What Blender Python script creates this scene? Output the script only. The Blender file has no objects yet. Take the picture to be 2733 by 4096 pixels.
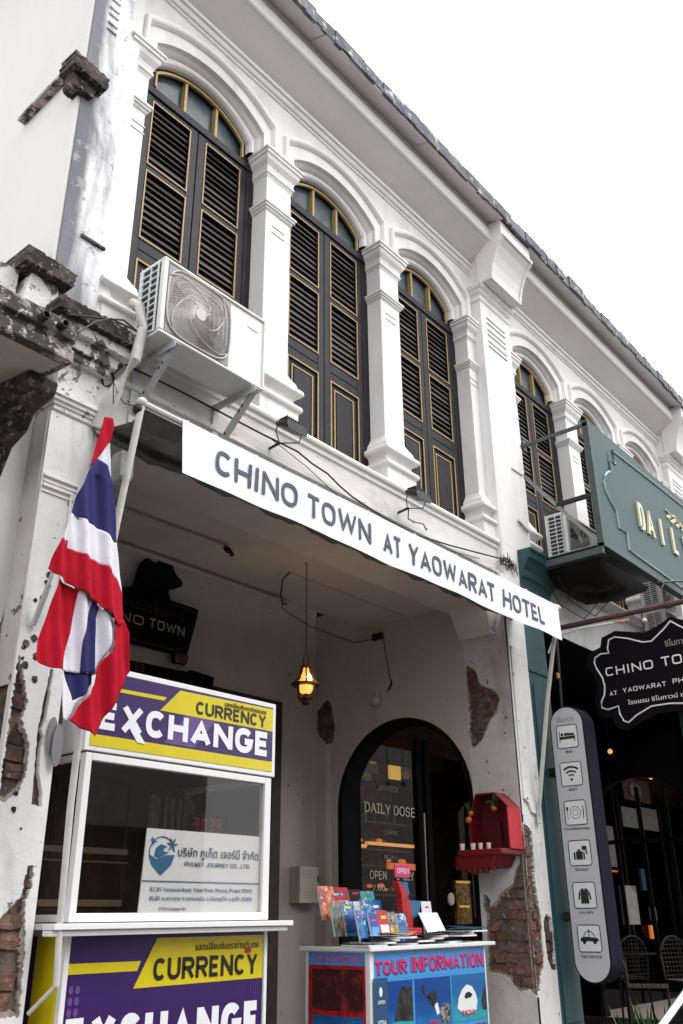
import bpy, bmesh, math, random
from mathutils import Vector, Matrix, noise
from mathutils.geometry import tessellate_polygon
R = random.Random(11)
PI = math.pi
S = bpy.context.scene
COL = S.collection

# ------------------------------------------------------------------ camera, sky, light
cam = bpy.data.objects.new('camera', bpy.data.cameras.new('camera'))
COL.objects.link(cam)
yaw, pitch, roll = 0.8765, 0.4230, -0.0097
cy, sy, cp, sp = math.cos(yaw), math.sin(yaw), math.cos(pitch), math.sin(pitch)
fwd = Vector((sy*cp, cy*cp, sp)); rgt = Vector((cy, -sy, 0)); upv = rgt.cross(fwd)
rgt, upv = rgt*math.cos(roll)+upv*math.sin(roll), -rgt*math.sin(roll)+upv*math.cos(roll)
M = Matrix((rgt, upv, -fwd)).transposed().to_4x4()
M.translation = (-1.6011, -3.8831, 1.1509)
cam.matrix_world = M
cam.data.sensor_fit = 'VERTICAL'; cam.data.sensor_height = 36; cam.data.lens = 36*3585.2/4096
cam.data.clip_start = .05; cam.data.clip_end = 3000
S.camera = cam
SUN_EL, SUN_AZ = math.radians(58), math.radians(150)      # azimuth clockwise from +y
W = bpy.data.worlds.new('World'); S.world = W; W.use_nodes = True
wn, wl = W.node_tree.nodes, W.node_tree.links
bg = wn['Background']; sky = wn.new('ShaderNodeTexSky'); sky.sky_type = 'NISHITA'; sky.sun_disc = False
sky.sun_elevation = SUN_EL; sky.sun_rotation = SUN_AZ; sky.dust_density = 4; sky.air_density = 1.0
hs = wn.new('ShaderNodeHueSaturation'); hs.inputs['Saturation'].default_value = .12
cl = wn.new('ShaderNodeMix'); cl.data_type = 'RGBA'; cl.inputs[0].default_value = .72
cl.inputs[7].default_value = (11.0, 11.1, 11.4, 1)          # overcast cloud layer in front of the blue sky
wl.new(sky.outputs[0], hs.inputs['Color']); wl.new(hs.outputs[0], cl.inputs[6]); wl.new(cl.outputs[2], bg.inputs['Color'])
bg.inputs['Strength'].default_value = .115
sun = bpy.data.objects.new('sun', bpy.data.lights.new('sun', 'SUN')); COL.objects.link(sun)
sun.data.energy = .95; sun.data.angle = math.radians(25); sun.data.color = (1, .97, .93)
sd = Vector((math.sin(SUN_AZ)*math.cos(SUN_EL), math.cos(SUN_AZ)*math.cos(SUN_EL), math.sin(SUN_EL)))
sun.rotation_euler = sd.to_track_quat('Z', 'Y').to_euler()
S.view_settings.view_transform = 'Standard'; S.view_settings.look = 'None'
S.view_settings.gamma = 1; S.view_settings.use_curve_mapping = False; S.view_settings.exposure = 1.1
S.render.engine = 'CYCLES'
S.cycles.max_bounces = 8; S.cycles.transparent_max_bounces = 16

# ------------------------------------------------------------------ materials
MT = {}
def nd(nt, t, **kw):
    n = nt.nodes.new(t)
    for k, v in kw.items(): setattr(n, k, v)
    return n
def mat(name, col, rough=.7, metal=0, var=0.0, vscale=3.0, vcol=None, vth=(.45, .7), stretch=(1, 1, 1),
        bump=0.0, bscale=40.0, spec=.4, speck=None, sth=(.62, .66), sscale=18.0, emit=None, estr=1.0, rnd=None,
        zone=None, obj=False):
    """procedural material: base colour, broad stains (vcol), small specks, bump; all in world or object space"""
    m = bpy.data.materials.new(name); m.use_nodes = True; nt = m.node_tree
    b = nt.nodes['Principled BSDF']; L = nt.links.new
    b.inputs['Roughness'].default_value = rough; b.inputs['Metallic'].default_value = metal
    b.inputs['Specular IOR Level'].default_value = spec
    if emit:
        b.inputs['Emission Color'].default_value = (*emit, 1); b.inputs['Emission Strength'].default_value = estr
    if obj: pos = nd(nt, 'ShaderNodeTexCoord').outputs['Object']
    else: pos = nd(nt, 'ShaderNodeNewGeometry').outputs['Position']
    mp = nd(nt, 'ShaderNodeMapping'); mp.inputs['Scale'].default_value = stretch; L(pos, mp.inputs[0])
    cur = nd(nt, 'ShaderNodeRGB'); cur.outputs[0].default_value = (*col, 1); cur = cur.outputs[0]
    def mix(fac, c2, c1=None, f=1.0):
        x = nd(nt, 'ShaderNodeMix', data_type='RGBA')
        if f != 1.0:
            mm = nd(nt, 'ShaderNodeMath', operation='MULTIPLY'); L(fac, mm.inputs[0]); mm.inputs[1].default_value = f; fac = mm.outputs[0]
        L(fac, x.inputs[0]); L(c1 if c1 else cur, x.inputs[6]); x.inputs[7].default_value = (*c2, 1); return x.outputs[2]
    def nz(scale, det=4, dist=0.0, src=None):
        n = nd(nt, 'ShaderNodeTexNoise'); n.inputs['Scale'].default_value = scale; n.inputs['Detail'].default_value = det
        n.inputs['Distortion'].default_value = dist; n.inputs['Roughness'].default_value = .62
        L(src or mp.outputs[0], n.inputs['Vector']); return n.outputs[0]
    def ramp(f, lo, hi):
        r = nd(nt, 'ShaderNodeMapRange'); r.clamp = True
        L(f, r.inputs[0]); r.inputs[1].default_value = lo; r.inputs[2].default_value = hi; return r.outputs[0]
    if rnd:
        oi = nd(nt, 'ShaderNodeObjectInfo'); cur = mix(oi.outputs['Random'], rnd)
    if var:
        g = tuple(max(0, c*(1-var)) for c in col)
        cur = mix(ramp(nz(vscale*2.7, 5), .35, .7), g)
    if vcol: cur = mix(ramp(nz(vscale, 6, .4), *vth), vcol, f=.9)
    if zone:                                                   # a stain with a place of its own: (axis, lo, hi, colour, strength)
        for ax, lo, hi, zc, st in zone:
            sx = nd(nt, 'ShaderNodeSeparateXYZ'); L(pos, sx.inputs[0])
            ad = nd(nt, 'ShaderNodeMath', operation='MULTIPLY_ADD'); L(nz(5, 6, .6), ad.inputs[0]); ad.inputs[1].default_value = (hi-lo)*2.2*(1 if hi > lo else 1); L(sx.outputs[ax], ad.inputs[2])
            cur = mix(ramp(ad.outputs[0], lo+(hi-lo)*1.1, hi+(hi-lo)*1.1), zc, f=st)
    if speck: cur = mix(ramp(nz(sscale, 3, 0, pos), *sth), speck)
    L(cur, b.inputs['Base Color'])
    if bump:
        bp_ = nd(nt, 'ShaderNodeBump'); bp_.inputs['Strength'].default_value = bump; bp_.inputs['Distance'].default_value = .01
        L(nz(bscale, 5, 0, pos), bp_.inputs['Height']); L(bp_.outputs[0], b.inputs['Normal'])
    MT[name] = m
    return m
mat('white_plaster', (.77, .75, .735), .75, var=.06, vscale=1.9, vcol=(.50, .475, .46), vth=(.50, .82), stretch=(1.8, 1, .28), bump=.25, bscale=22, speck=(.40, .38, .36), sth=(.70, .74), sscale=26)
mat('white_moulding', (.77, .745, .73), .7, var=.06, vscale=2.5, vcol=(.63, .60, .59), vth=(.55, .8), bump=.2, bscale=30)
mat('aged_plaster', (.72, .71, .70), .8, var=.1, vscale=2.2, vcol=(.42, .41, .40), vth=(.56, .74), stretch=(1.4, 1.4, .6), bump=.5, bscale=18, speck=(.16, .13, .12), sth=(.66, .70), sscale=16)
mat('cream_wall', (.61, .60, .565), .8, var=.05, vscale=.8, vcol=(.52, .51, .485), vth=(.50, .72), stretch=(1, 1, .4), bump=.2, bscale=14, speck=(.55, .53, .5), sth=(.68, .8), sscale=9)
mat('weathered_plaster', (.73, .73, .74), .8, var=.08, vscale=1.3, vcol=(.17, .17, .19), vth=(.43, .56), stretch=(2.0, 1.5, .5), bump=.5, bscale=20, speck=(.30, .30, .32), sth=(.60, .68), sscale=14, zone=[(0, .50, .44, (.13, .13, .155), .92)])
mat('mossy_concrete', (.40, .37, .36), .95, var=.4, vscale=8, vcol=(.022, .018, .017), vth=(.44, .52), stretch=(1, 1, 1.2), bump=1.0, bscale=30, speck=(.52, .46, .44), sth=(.56, .64), sscale=30)
mat('dark_moss', (.075, .060, .055), .95, var=.4, vscale=10, vcol=(.018, .014, .014), vth=(.46, .52), bump=1.0, bscale=30, speck=(.26, .22, .20), sth=(.58, .66), sscale=30)
mat('drip_plaster', (.70, .68, .665), .85, var=.1, vscale=6, vcol=(.045, .036, .034), vth=(.515, .55), stretch=(1, 1, .8), bump=.9, bscale=24, speck=(.30, .25, .23), sth=(.59, .63), sscale=21)
mat('band_plaster', (.66, .635, .60), .85, var=.1, vscale=3, vcol=(.46, .42, .38), vth=(.52, .68), stretch=(.7, 1, 1.2), bump=.4, bscale=20, speck=(.22, .18, .16), sth=(.655, .70), sscale=15)
mat('soffit_beige', (.40, .36, .32), .9, var=.15, vscale=2, vcol=(.27, .22, .19), vth=(.5, .75), bump=.2)
mat('arcade_wall', (.50, .455, .42), .85, var=.10, vscale=1.2, vcol=(.40, .35, .31), vth=(.52, .75), stretch=(1, 1, .5), bump=.3, bscale=16, speck=(.16, .13, .11), sth=(.68, .74), sscale=20)
mat('arcade_ceiling', (.56, .52, .49), .85, var=.08, vscale=1.4, vcol=(.45, .40, .37), vth=(.5, .8), bump=.2)
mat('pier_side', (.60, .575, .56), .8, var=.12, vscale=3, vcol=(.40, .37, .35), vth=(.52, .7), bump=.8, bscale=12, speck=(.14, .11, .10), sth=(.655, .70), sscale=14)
mat('soffit_white', (.76, .73, .72), .8, var=.06, vscale=1.4, vcol=(.60, .55, .53), vth=(.5, .8), stretch=(.4, 1, 1), bump=.15, speck=(.45, .42, .41), sth=(.72, .76), sscale=22)
mat('roof_tile', (.17, .168, .195), .95, var=.4, vscale=4, vcol=(.10, .10, .125), vth=(.42, .6), bump=1.0, bscale=24, speck=(.48, .47, .49), sth=(.58, .68), sscale=10, rnd=(.30, .29, .31))
mat('brick', (.20, .085, .06), .92, var=.35, vscale=9, vcol=(.095, .060, .046), vth=(.44, .58), bump=1.0, bscale=35, speck=(.40, .33, .29), sth=(.66, .72), sscale=22, rnd=(.27, .17, .13))
mat('brick_dark', (.105, .055, .04), .95, var=.3, vscale=9, vcol=(.03, .022, .02), vth=(.42, .6), bump=1.0, bscale=35, speck=(.22, .16, .13), sth=(.62, .70), sscale=20, rnd=(.16, .085, .06))
mat('mortar', (.17, .125, .10), .98, var=.3, vscale=10, vcol=(.06, .045, .04), vth=(.45, .6), bump=1.0, bscale=28, speck=(.30, .25, .21), sth=(.6, .68), sscale=20)
mat('dark_wood', (.014, .012, .017), .6, spec=.25, var=.3, vscale=5, vcol=(.028, .026, .034), vth=(.5, .75), bump=.15)
mat('brown_wood', (.040, .026, .022), .6, var=.3, vscale=6, vcol=(.075, .055, .045), vth=(.5, .8))
mat('slat', (.050, .042, .041), .6, spec=.3, rnd=(.085, .070, .062), var=.3, vscale=9, vcol=(.12, .10, .095), vth=(.5, .8), stretch=(.4, 1, 1))
mat('void', (.006, .005, .005), .9)
mat('gold', (.44, .30, .11), .5, var=.2, vscale=10, vcol=(.30, .19, .09), vth=(.52, .72))
mat('transom_glass', (.035, .055, .070), .35, spec=.25, var=.3, vscale=5, vcol=(.10, .13, .145), vth=(.4, .7))
mat('white_metal', (.74, .74, .74), .4, var=.04, vscale=3)
mat('cream_metal', (.70, .69, .66), .45, var=.06, vscale=6, vcol=(.50, .48, .44), vth=(.58, .8), speck=(.25, .2, .17), sth=(.70, .74), sscale=22)
mat('galvanised', (.52, .53, .54), .5, metal=.2, var=.2, vscale=8)
mat('grey_metal', (.26, .265, .26), .5, var=.2, vscale=8, vcol=(.14, .14, .14), vth=(.5, .7))
mat('grille_wire', (.50, .45, .44), .5)
mat('coil', (.035, .055, .075), .5, metal=.3, var=.3, vscale=30)
mat('pvc', (.58, .56, .53), .55, var=.15, vscale=6, vcol=(.36, .31, .27), vth=(.55, .75))
mat('teal', (.018, .072, .082), .6, var=.15, vscale=2.5, vcol=(.012, .042, .050), vth=(.5, .75), stretch=(1, 1, .5), bump=.2, speck=(.05, .04, .035), sth=(.70, .76), sscale=12)
mat('sign_teal', (.036, .082, .082), .6, var=.12, vscale=2, bump=.15, bscale=60)
mat('teal_steel', (.065, .09, .092), .6, var=.3, vscale=8, vcol=(.05, .055, .055), vth=(.5, .7))
mat('pale_trim', (.36, .47, .46), .5, var=.15, vscale=10)
mat('cream_letter', (.66, .62, .44), .6, var=.1, vscale=10)
mat('banner_cloth', (.78, .80, .85), .75, var=.04, vscale=6, bump=.15, bscale=12)
mat('ink', (.075, .075, .11), .7)
mat('awning_cloth', (.13, .135, .125), .85, var=.3, vscale=4, vcol=(.22, .21, .19), vth=(.5, .7), bump=.3, bscale=30)
mat('flag_red', (.40, .006, .020), .8, spec=.1, var=.12, vscale=5); mat('flag_white', (.64, .63, .69), .8, spec=.1, var=.06, vscale=12); mat('flag_blue', (.030, .028, .11), .8, spec=.1)
mat('purple_vinyl', (.040, .014, .105), .3, spec=.4, var=.15, vscale=2.5); mat('purple_light', (.115, .06, .21), .3)
mat('yellow_vinyl', (.62, .50, .008), .3, spec=.4, var=.08, vscale=3); mat('white_vinyl', (.74, .74, .78), .35); mat('black_vinyl', (.012, .011, .011), .35)
mat('navy_print', (.02, .07, .16), .5); mat('blue_print', (.03, .14, .30), .5)
mat('cover_blue', (.03, .20, .50), .35, vscale=19, vcol=(.012, .05, .16), vth=(.46, .54), speck=(.45, .62, .70), sth=(.57, .61), sscale=26); mat('sky_print', (.05, .27, .62), .35, spec=.5); mat('print_white', (.72, .74, .76), .5)
mat('pink_print', (.62, .02, .14), .4); mat('red_print', (.45, .010, .012), .4, vscale=16, vcol=(.22, .006, .01), vth=(.5, .6)); mat('paper', (.74, .76, .80), .6); mat('orange_print', (.70, .22, .10), .4, vscale=17, vcol=(.30, .05, .08), vth=(.47, .55), speck=(.75, .60, .40), sth=(.58, .62), sscale=30)
mat('green_print', (.08, .30, .22), .4, vscale=17, vcol=(.02, .30, .45), vth=(.47, .55), speck=(.5, .7, .6), sth=(.58, .62), sscale=30); mat('gold_print', (.45, .28, .06), .4, vscale=17, vcol=(.12, .07, .02), vth=(.47, .55), speck=(.7, .6, .4), sth=(.58, .62), sscale=30); mat('photo_ocean', (.015, .16, .42), .35, var=.25, vscale=4, zone=[(2, .52, .66, (.006, .045, .24), .9)])
mat('photo_turquoise', (.03, .34, .40), .35, var=.2, vscale=4, zone=[(2, .56, .68, (.012, .11, .33), .95)])
mat('photo_dark', (.05, .012, .015), .35, vscale=9, vcol=(.25, .03, .03), vth=(.52, .66), var=.3)
mat('photo_rock', (.015, .018, .02), .4, vscale=18, vcol=(.07, .06, .045), vth=(.45, .65), var=.3)
mat('photo_mix', (.10, .16, .22), .4, vscale=20, vcol=(.45, .30, .17), vth=(.5, .56), var=.5, speck=(.03, .025, .02), sth=(.55, .60), sscale=28)
mat('lamp_iron', (.028, .018, .012), .5, metal=.4); mat('lamp_glow', (.5, .25, .08), .5, emit=(1, .38, .08), estr=.75); mat('lamp_core', (1, .9, .6), .5, emit=(1, .74, .34), estr=6)
mat('black_metal', (.014, .014, .015), .45); mat('black_cable', (.012, .012, .012), .6); mat('sign_black', (.006, .005, .007), .8, spec=.06)
mat('sign_face', (.47, .48, .51), .4, var=.03); mat('sign_side', (.010, .009, .020), .8, spec=.08); mat('letter_white', (.75, .73, .72), .5); mat('letter_dim', (.28, .26, .24), .6); mat('letter_tan', (.46, .36, .25), .6)
mat('glass_letter', (.62, .56, .42), .5); mat('rust', (.085, .042, .034), .7, var=.4, vscale=12, vcol=(.15, .07, .05), vth=(.45, .7)); mat('copper', (.55, .25, .12), .35, metal=.9)
mat('altar_red_shaded', (.17, .004, .006), .5, var=.3, vscale=9, bump=.2)  # altar red with shade put into the colour
mat('altar_red', (.50, .008, .028), .45, var=.25, vscale=9, bump=.1); mat('altar_recess_shaded', (.085, .004, .006), .5); mat('orange', (.50, .10, .015), .5, bump=.2, bscale=90); mat('leaf', (.022, .075, .012), .5, var=.3, vscale=20)  # darkest altar red imitates the shaded recess
mat('cup_white', (.72, .58, .50), .35); mat('box_cream', (.46, .41, .34), .5, var=.06); mat('box_side', (.36, .31, .25), .5)
mat('asphalt', (.075, .074, .072), .9, var=.3, vscale=6, bump=.6, bscale=80); mat('floor_tile', (.30, .25, .22), .5, var=.2, vscale=4); mat('kerb', (.40, .385, .37), .85, var=.2, vscale=4, bump=.4)
mat('far_cream', (.42, .38, .33), .85, var=.1, vscale=.8); mat('far_window', (.02, .02, .02), .6)
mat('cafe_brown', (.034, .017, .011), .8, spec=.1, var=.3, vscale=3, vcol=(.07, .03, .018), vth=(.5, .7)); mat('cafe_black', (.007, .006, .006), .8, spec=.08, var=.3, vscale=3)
mat('kiosk_inside', (.075, .042, .024), .6, var=.25, vscale=2, vcol=(.16, .10, .06), vth=(.5, .7)); mat('led_red', (.25, .01, .01), .5, emit=(1, .05, .02), estr=.04)
mat('warm_glow', (.8, .5, .2), .5, emit=(1, .46, .14), estr=.40); mat('yellow_glow', (.8, .6, .1), .5, emit=(1, .60, .12), estr=.30); mat('orange_glow', (.8, .3, .1), .5, emit=(1, .25, .06), estr=.28)
mat('rattan', (.016, .012, .010), .6); mat('chrome', (.75, .76, .78), .18, metal=.9); mat('car_black', (.008, .008, .010), .12, spec=.8); mat('tarp', (.014, .012, .011), .75, spec=.15, var=.3, vscale=5, bump=.6, bscale=14); mat('poster_grey', (.20, .20, .21), .6, var=.2, vscale=6)
mat('dim_pane', (.26, .255, .24), .6, var=.4, vscale=5)
mat('shelf_dim', (.17, .135, .10), .6)
mat('cable_brown', (.07, .05, .04), .7)
mat('lip_plaster', (.34, .29, .25), .95, var=.3, vscale=14, vcol=(.20, .16, .13), vth=(.45, .6), bump=1.0, bscale=40)
mat('tile_face', (.66, .68, .68), .4)
mat('twig', (.10, .08, .065), .9)
def glassmat(name, tint, base=.04, edge=.55):
    m = bpy.data.materials.new(name); m.use_nodes = True; nt = m.node_tree; nt.nodes.clear(); L = nt.links.new
    o = nd(nt, 'ShaderNodeOutputMaterial'); mx = nd(nt, 'ShaderNodeMixShader'); t = nd(nt, 'ShaderNodeBsdfTransparent'); g = nd(nt, 'ShaderNodeBsdfGlossy')
    lw = nd(nt, 'ShaderNodeLayerWeight'); lw.inputs[0].default_value = .5; pw = nd(nt, 'ShaderNodeMath', operation='POWER'); pw.inputs[1].default_value = 5
    ma = nd(nt, 'ShaderNodeMath', operation='MULTIPLY_ADD'); ma.inputs[1].default_value = edge; ma.inputs[2].default_value = base
    t.inputs[0].default_value = (*tint, 1); g.inputs['Roughness'].default_value = .02
    L(lw.outputs['Facing'], pw.inputs[0]); L(pw.outputs[0], ma.inputs[0])
    L(ma.outputs[0], mx.inputs[0]); L(t.outputs[0], mx.inputs[1]); L(g.outputs[0], mx.inputs[2]); L(mx.outputs[0], o.inputs[0]); MT[name] = m
glassmat('clear_glass', (.90, .89, .87), .030); glassmat('shop_glass', (.80, .77, .73), .005, .22); glassmat('windscreen', (.15, .17, .18), .03)

# ------------------------------------------------------------------ mesh helpers
class B:
    def __init__(s): s.v = []; s.f = []; s.m = []; s.k = 0
    def add(s, vs, fs, k=None):
        o = len(s.v); s.v += [tuple(p) for p in vs]; s.f += [tuple(o+i for i in f) for f in fs]; s.m += [s.k if k is None else k]*len(fs); return s
    def box(s, x0, x1, y0, y1, z0, z1, k=None):
        v = [(x, y, z) for x in (x0, x1) for y in (y0, y1) for z in (z0, z1)]
        return s.add(v, [(0, 1, 3, 2), (4, 6, 7, 5), (0, 4, 5, 1), (2, 3, 7, 6), (0, 2, 6, 4), (1, 5, 7, 3)], k)
    def prism(s, pts, f0, f1, k=None):
        """pts 2D; f0,f1 map a 2D point to the two end planes"""
        n = len(pts); v = [f0(p) for p in pts]+[f1(p) for p in pts]
        fs = [(i, (i+1) % n, n+(i+1) % n, n+i) for i in range(n)]
        tr = tessellate_polygon([[Vector((p[0], p[1], 0)) for p in pts]])
        for a, b, c in tr: fs += [(a, b, c), (n+c, n+b, n+a)]
        return s.add(v, fs, k)
    def pxz(s, pts, y0, y1, k=None): return s.prism(pts, lambda p: (p[0], y0, p[1]), lambda p: (p[0], y1, p[1]), k)
    def pyz(s, pts, x0, x1, k=None): return s.prism(pts, lambda p: (x0, p[0], p[1]), lambda p: (x1, p[0], p[1]), k)
    def pxy(s, pts, z0, z1, k=None): return s.prism(pts, lambda p: (p[0], p[1], z0), lambda p: (p[0], p[1], z1), k)
    def rings(s, x0, x1, y0, y1, prof, k=None):
        """rectangular shaft with a moulded profile [(out, z), ...]"""
        v = []
        for d, z in prof: v += [(x0-d, y0-d, z), (x1+d, y0-d, z), (x1+d, y1, z), (x0-d, y1, z)]
        n = len(prof); fs = [(4*i+j, 4*i+(j+1) % 4, 4*i+4+(j+1) % 4, 4*i+4+j) for i in range(n-1) for j in range(4)]
        fs += [(3, 2, 1, 0), (4*n-4, 4*n-3, 4*n-2, 4*n-1)]
        return s.add(v, fs, k)
    def tube(s, pts, r, n=8, k=None, caps=True):
        pts = [Vector(p) for p in pts]; v = []; up = Vector((0, 0, 1)); rr = r if isinstance(r, (list, tuple)) else [r]*len(pts)
        for i, p in enumerate(pts):
            d = (pts[min(i+1, len(pts)-1)]-pts[max(i-1, 0)]).normalized()
            a = d.cross(up if abs(d.z) < .95 else Vector((1, 0, 0))).normalized(); b = d.cross(a)
            v += [p+(a*math.cos(2*PI*j/n)+b*math.sin(2*PI*j/n))*rr[i] for j in range(n)]
        m = len(pts); fs = [(n*i+j, n*i+(j+1) % n, n*i+n+(j+1) % n, n*i+n+j) for i in range(m-1) for j in range(n)]
        if caps: fs += [tuple(range(n-1, -1, -1)), tuple(range(n*m-n, n*m))]
        return s.add(v, fs, k)
    def lathe(s, c, prof, n=16, k=None):
        c = Vector(c); v = []
        for r, z in prof: v += [c+Vector((r*math.cos(2*PI*j/n), r*math.sin(2*PI*j/n), z)) for j in range(n)]
        m = len(prof); fs = [(n*i+j, n*i+(j+1) % n, n*i+n+(j+1) % n, n*i+n+j) for i in range(m-1) for j in range(n)]
        fs += [tuple(range(n-1, -1, -1)), tuple(range(n*m-n, n*m))]
        return s.add(v, fs, k)
    def ball(s, c, r, n=12, k=None, sc=(1, 1, 1)):
        pr = [(max(.001, math.sin(PI*i/8))*r, -math.cos(PI*i/8)*r) for i in range(9)]
        o = len(s.v); s.lathe((0, 0, 0), pr, n, k)
        for i in range(o, len(s.v)):
            p = s.v[i]; s.v[i] = (c[0]+p[0]*sc[0], c[1]+p[1]*sc[1], c[2]+p[2]*sc[2])
        return s
    def sheet(s, holes, mp0, mp1, k=None):
        """flat outline (first loop) with holes, given thickness between two mappings"""
        loops = [[Vector((p[0], p[1], 0)) for p in l] for l in holes]; flat = [p for l in holes for p in l]; n = len(flat)
        v = [mp0(p) for p in flat]+[mp1(p) for p in flat]; fs = []
        for a, b, c in tessellate_polygon(loops): fs += [(a, b, c), (n+c, n+b, n+a)]
        o = 0
        for l in holes:
            q = len(l); fs += [(o+i, o+(i+1) % q, n+o+(i+1) % q, n+o+i) for i in range(q)]; o += q
        return s.add(v, fs, k)
def islands(b):
    par = list(range(len(b.v)))
    def fd(i):
        while par[i] != i: par[i] = par[par[i]]; i = par[i]
        return i
    for f in b.f:
        for i in f[1:]: par[fd(i)] = fd(f[0])
    g_ = {}
    for f, m in zip(b.f, b.m): g_.setdefault(fd(f[0]), []).append((f, m))
    out = []
    for fs in g_.values():
        n = B(); ix = {}
        for f, m in fs:
            for i in f:
                if i not in ix: ix[i] = len(n.v); n.v.append(b.v[i])
            n.f.append(tuple(ix[i] for i in f)); n.m.append(m)
        out.append(n)
    return out
def mks(name, b, mats, parent=None, **k):
    """every loose piece of b becomes an object of its own"""
    return [mk(name, q, mats, parent, **k) for q in islands(b)]
def rootloc(o):
    while o.parent: o = o.parent
    return Vector(o.location)
def mk(name, b, mats, parent=None, smooth=False, bev=0, label=None, kind=None, cat=None, group=None, seg=2, fix=True):
    if isinstance(mats, str): mats = [mats]
    me = bpy.data.meshes.new(name)
    if parent is not None: L = rootloc(parent)
    else:
        xs = [p[0] for p in b.v]; ys = [p[1] for p in b.v]; L = Vector(((min(xs)+max(xs))/2, (min(ys)+max(ys))/2, min(p[2] for p in b.v)))
        if kind == 'structure': L = Vector((0, 0, 0))
    me.from_pydata([Vector(p)-L for p in b.v], [], b.f)
    for m in mats: me.materials.append(MT[m])
    if len(mats) > 1: me.polygons.foreach_set('material_index', b.m)
    if fix:
        bm = bmesh.new(); bm.from_mesh(me); bmesh.ops.recalc_face_normals(bm, faces=bm.faces); bm.to_mesh(me); bm.free()
    if smooth:
        me.shade_smooth()
    o = bpy.data.objects.new(name, me); COL.objects.link(o)
    if smooth and smooth != 'all':
        try: me.set_sharp_from_angle(angle=math.radians(40))
        except Exception: pass
    if parent is not None: o.parent = parent
    else: o.location = L
    if bev:
        md = o.modifiers.new('bevel', 'BEVEL'); md.width = bev; md.segments = seg; md.limit_method = 'ANGLE'; md.angle_limit = math.radians(35); md.harden_normals = False
    if label: o['label'] = label
    if kind: o['kind'] = kind
    if cat: o['category'] = cat
    if group: o['group'] = group
    return o
def thing(name, label, cat, loc, group=None):
    o = bpy.data.objects.new(name, None); COL.objects.link(o); o.location = loc; o.empty_display_size = .2
    o['label'] = label; o['category'] = cat
    if group: o['group'] = group
    return o
def bx(name, dims, m, parent=None, bev=0, **k): return mk(name, B().box(*dims), m, parent, bev=bev, **k)
def copyob(o, parent, dx=Vector((0, 0, 0))):
    c = o.copy(); COL.objects.link(c); c.parent = parent; c.location = Vector(o.location)+dx; return c
FONT = None
try:
    FONT = bpy.data.fonts.load(bpy.utils.system_resource('DATAFILES', path='fonts')+'/Inter.woff2')
except Exception:
    FONT = None
def text(name, body, p, ux, uy, w, h, m, parent, th=.002, bold=0.0, label=None, kern=1.0):
    """lettering as a mesh: lower-left corner p, directions ux and uy, fitted into w x h metres"""
    cu = bpy.data.curves.new(name, 'FONT'); cu.body = body; cu.offset = bold*.35; cu.resolution_u = 3; cu.extrude = .05; cu.space_character = kern
    if FONT and all(ord(c) < 256 for c in body): cu.font = FONT
    t = bpy.data.objects.new(name, cu); COL.objects.link(t); dg = bpy.context.evaluated_depsgraph_get()
    me = bpy.data.meshes.new_from_object(t.evaluated_get(dg)); bpy.data.objects.remove(t)
    vs = [v.co.copy() for v in me.vertices]
    if not vs: return None
    x0 = min(v.x for v in vs); x1 = max(v.x for v in vs); y0 = min(v.y for v in vs); y1 = max(v.y for v in vs)
    ux = Vector(ux).normalized(); uy = Vector(uy); un = ux.cross(uy.normalized()); p = Vector(p); L = rootloc(parent)
    for v, c in zip(me.vertices, vs):
        v.co = p+ux*((c.x-x0)/(x1-x0)*w)+uy*((c.y-y0)/(y1-y0)*h)+un*((c.z/.05)*.5+.5)*th-L
    me.materials.clear(); me.materials.append(MT[m])
    o = bpy.data.objects.new(name, me); COL.objects.link(o); o.parent = parent
    if label: o['label'] = label
    return o
EX, EZ = (1, 0, 0), (0, 0, 1)
def sarc(a0, a1, n, sq=2.6, cx=.5, cy_=.5, rx=.5, ry=.5):
    out = []
    for i in range(n+1):
        a = math.radians(a0+(a1-a0)*i/n); c, s_ = math.cos(a), math.sin(a); k = (abs(c)**sq+abs(s_)**sq)**(-1/sq); out.append((cx+rx*c*k, cy_+ry*s_*k))
    return out
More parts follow.
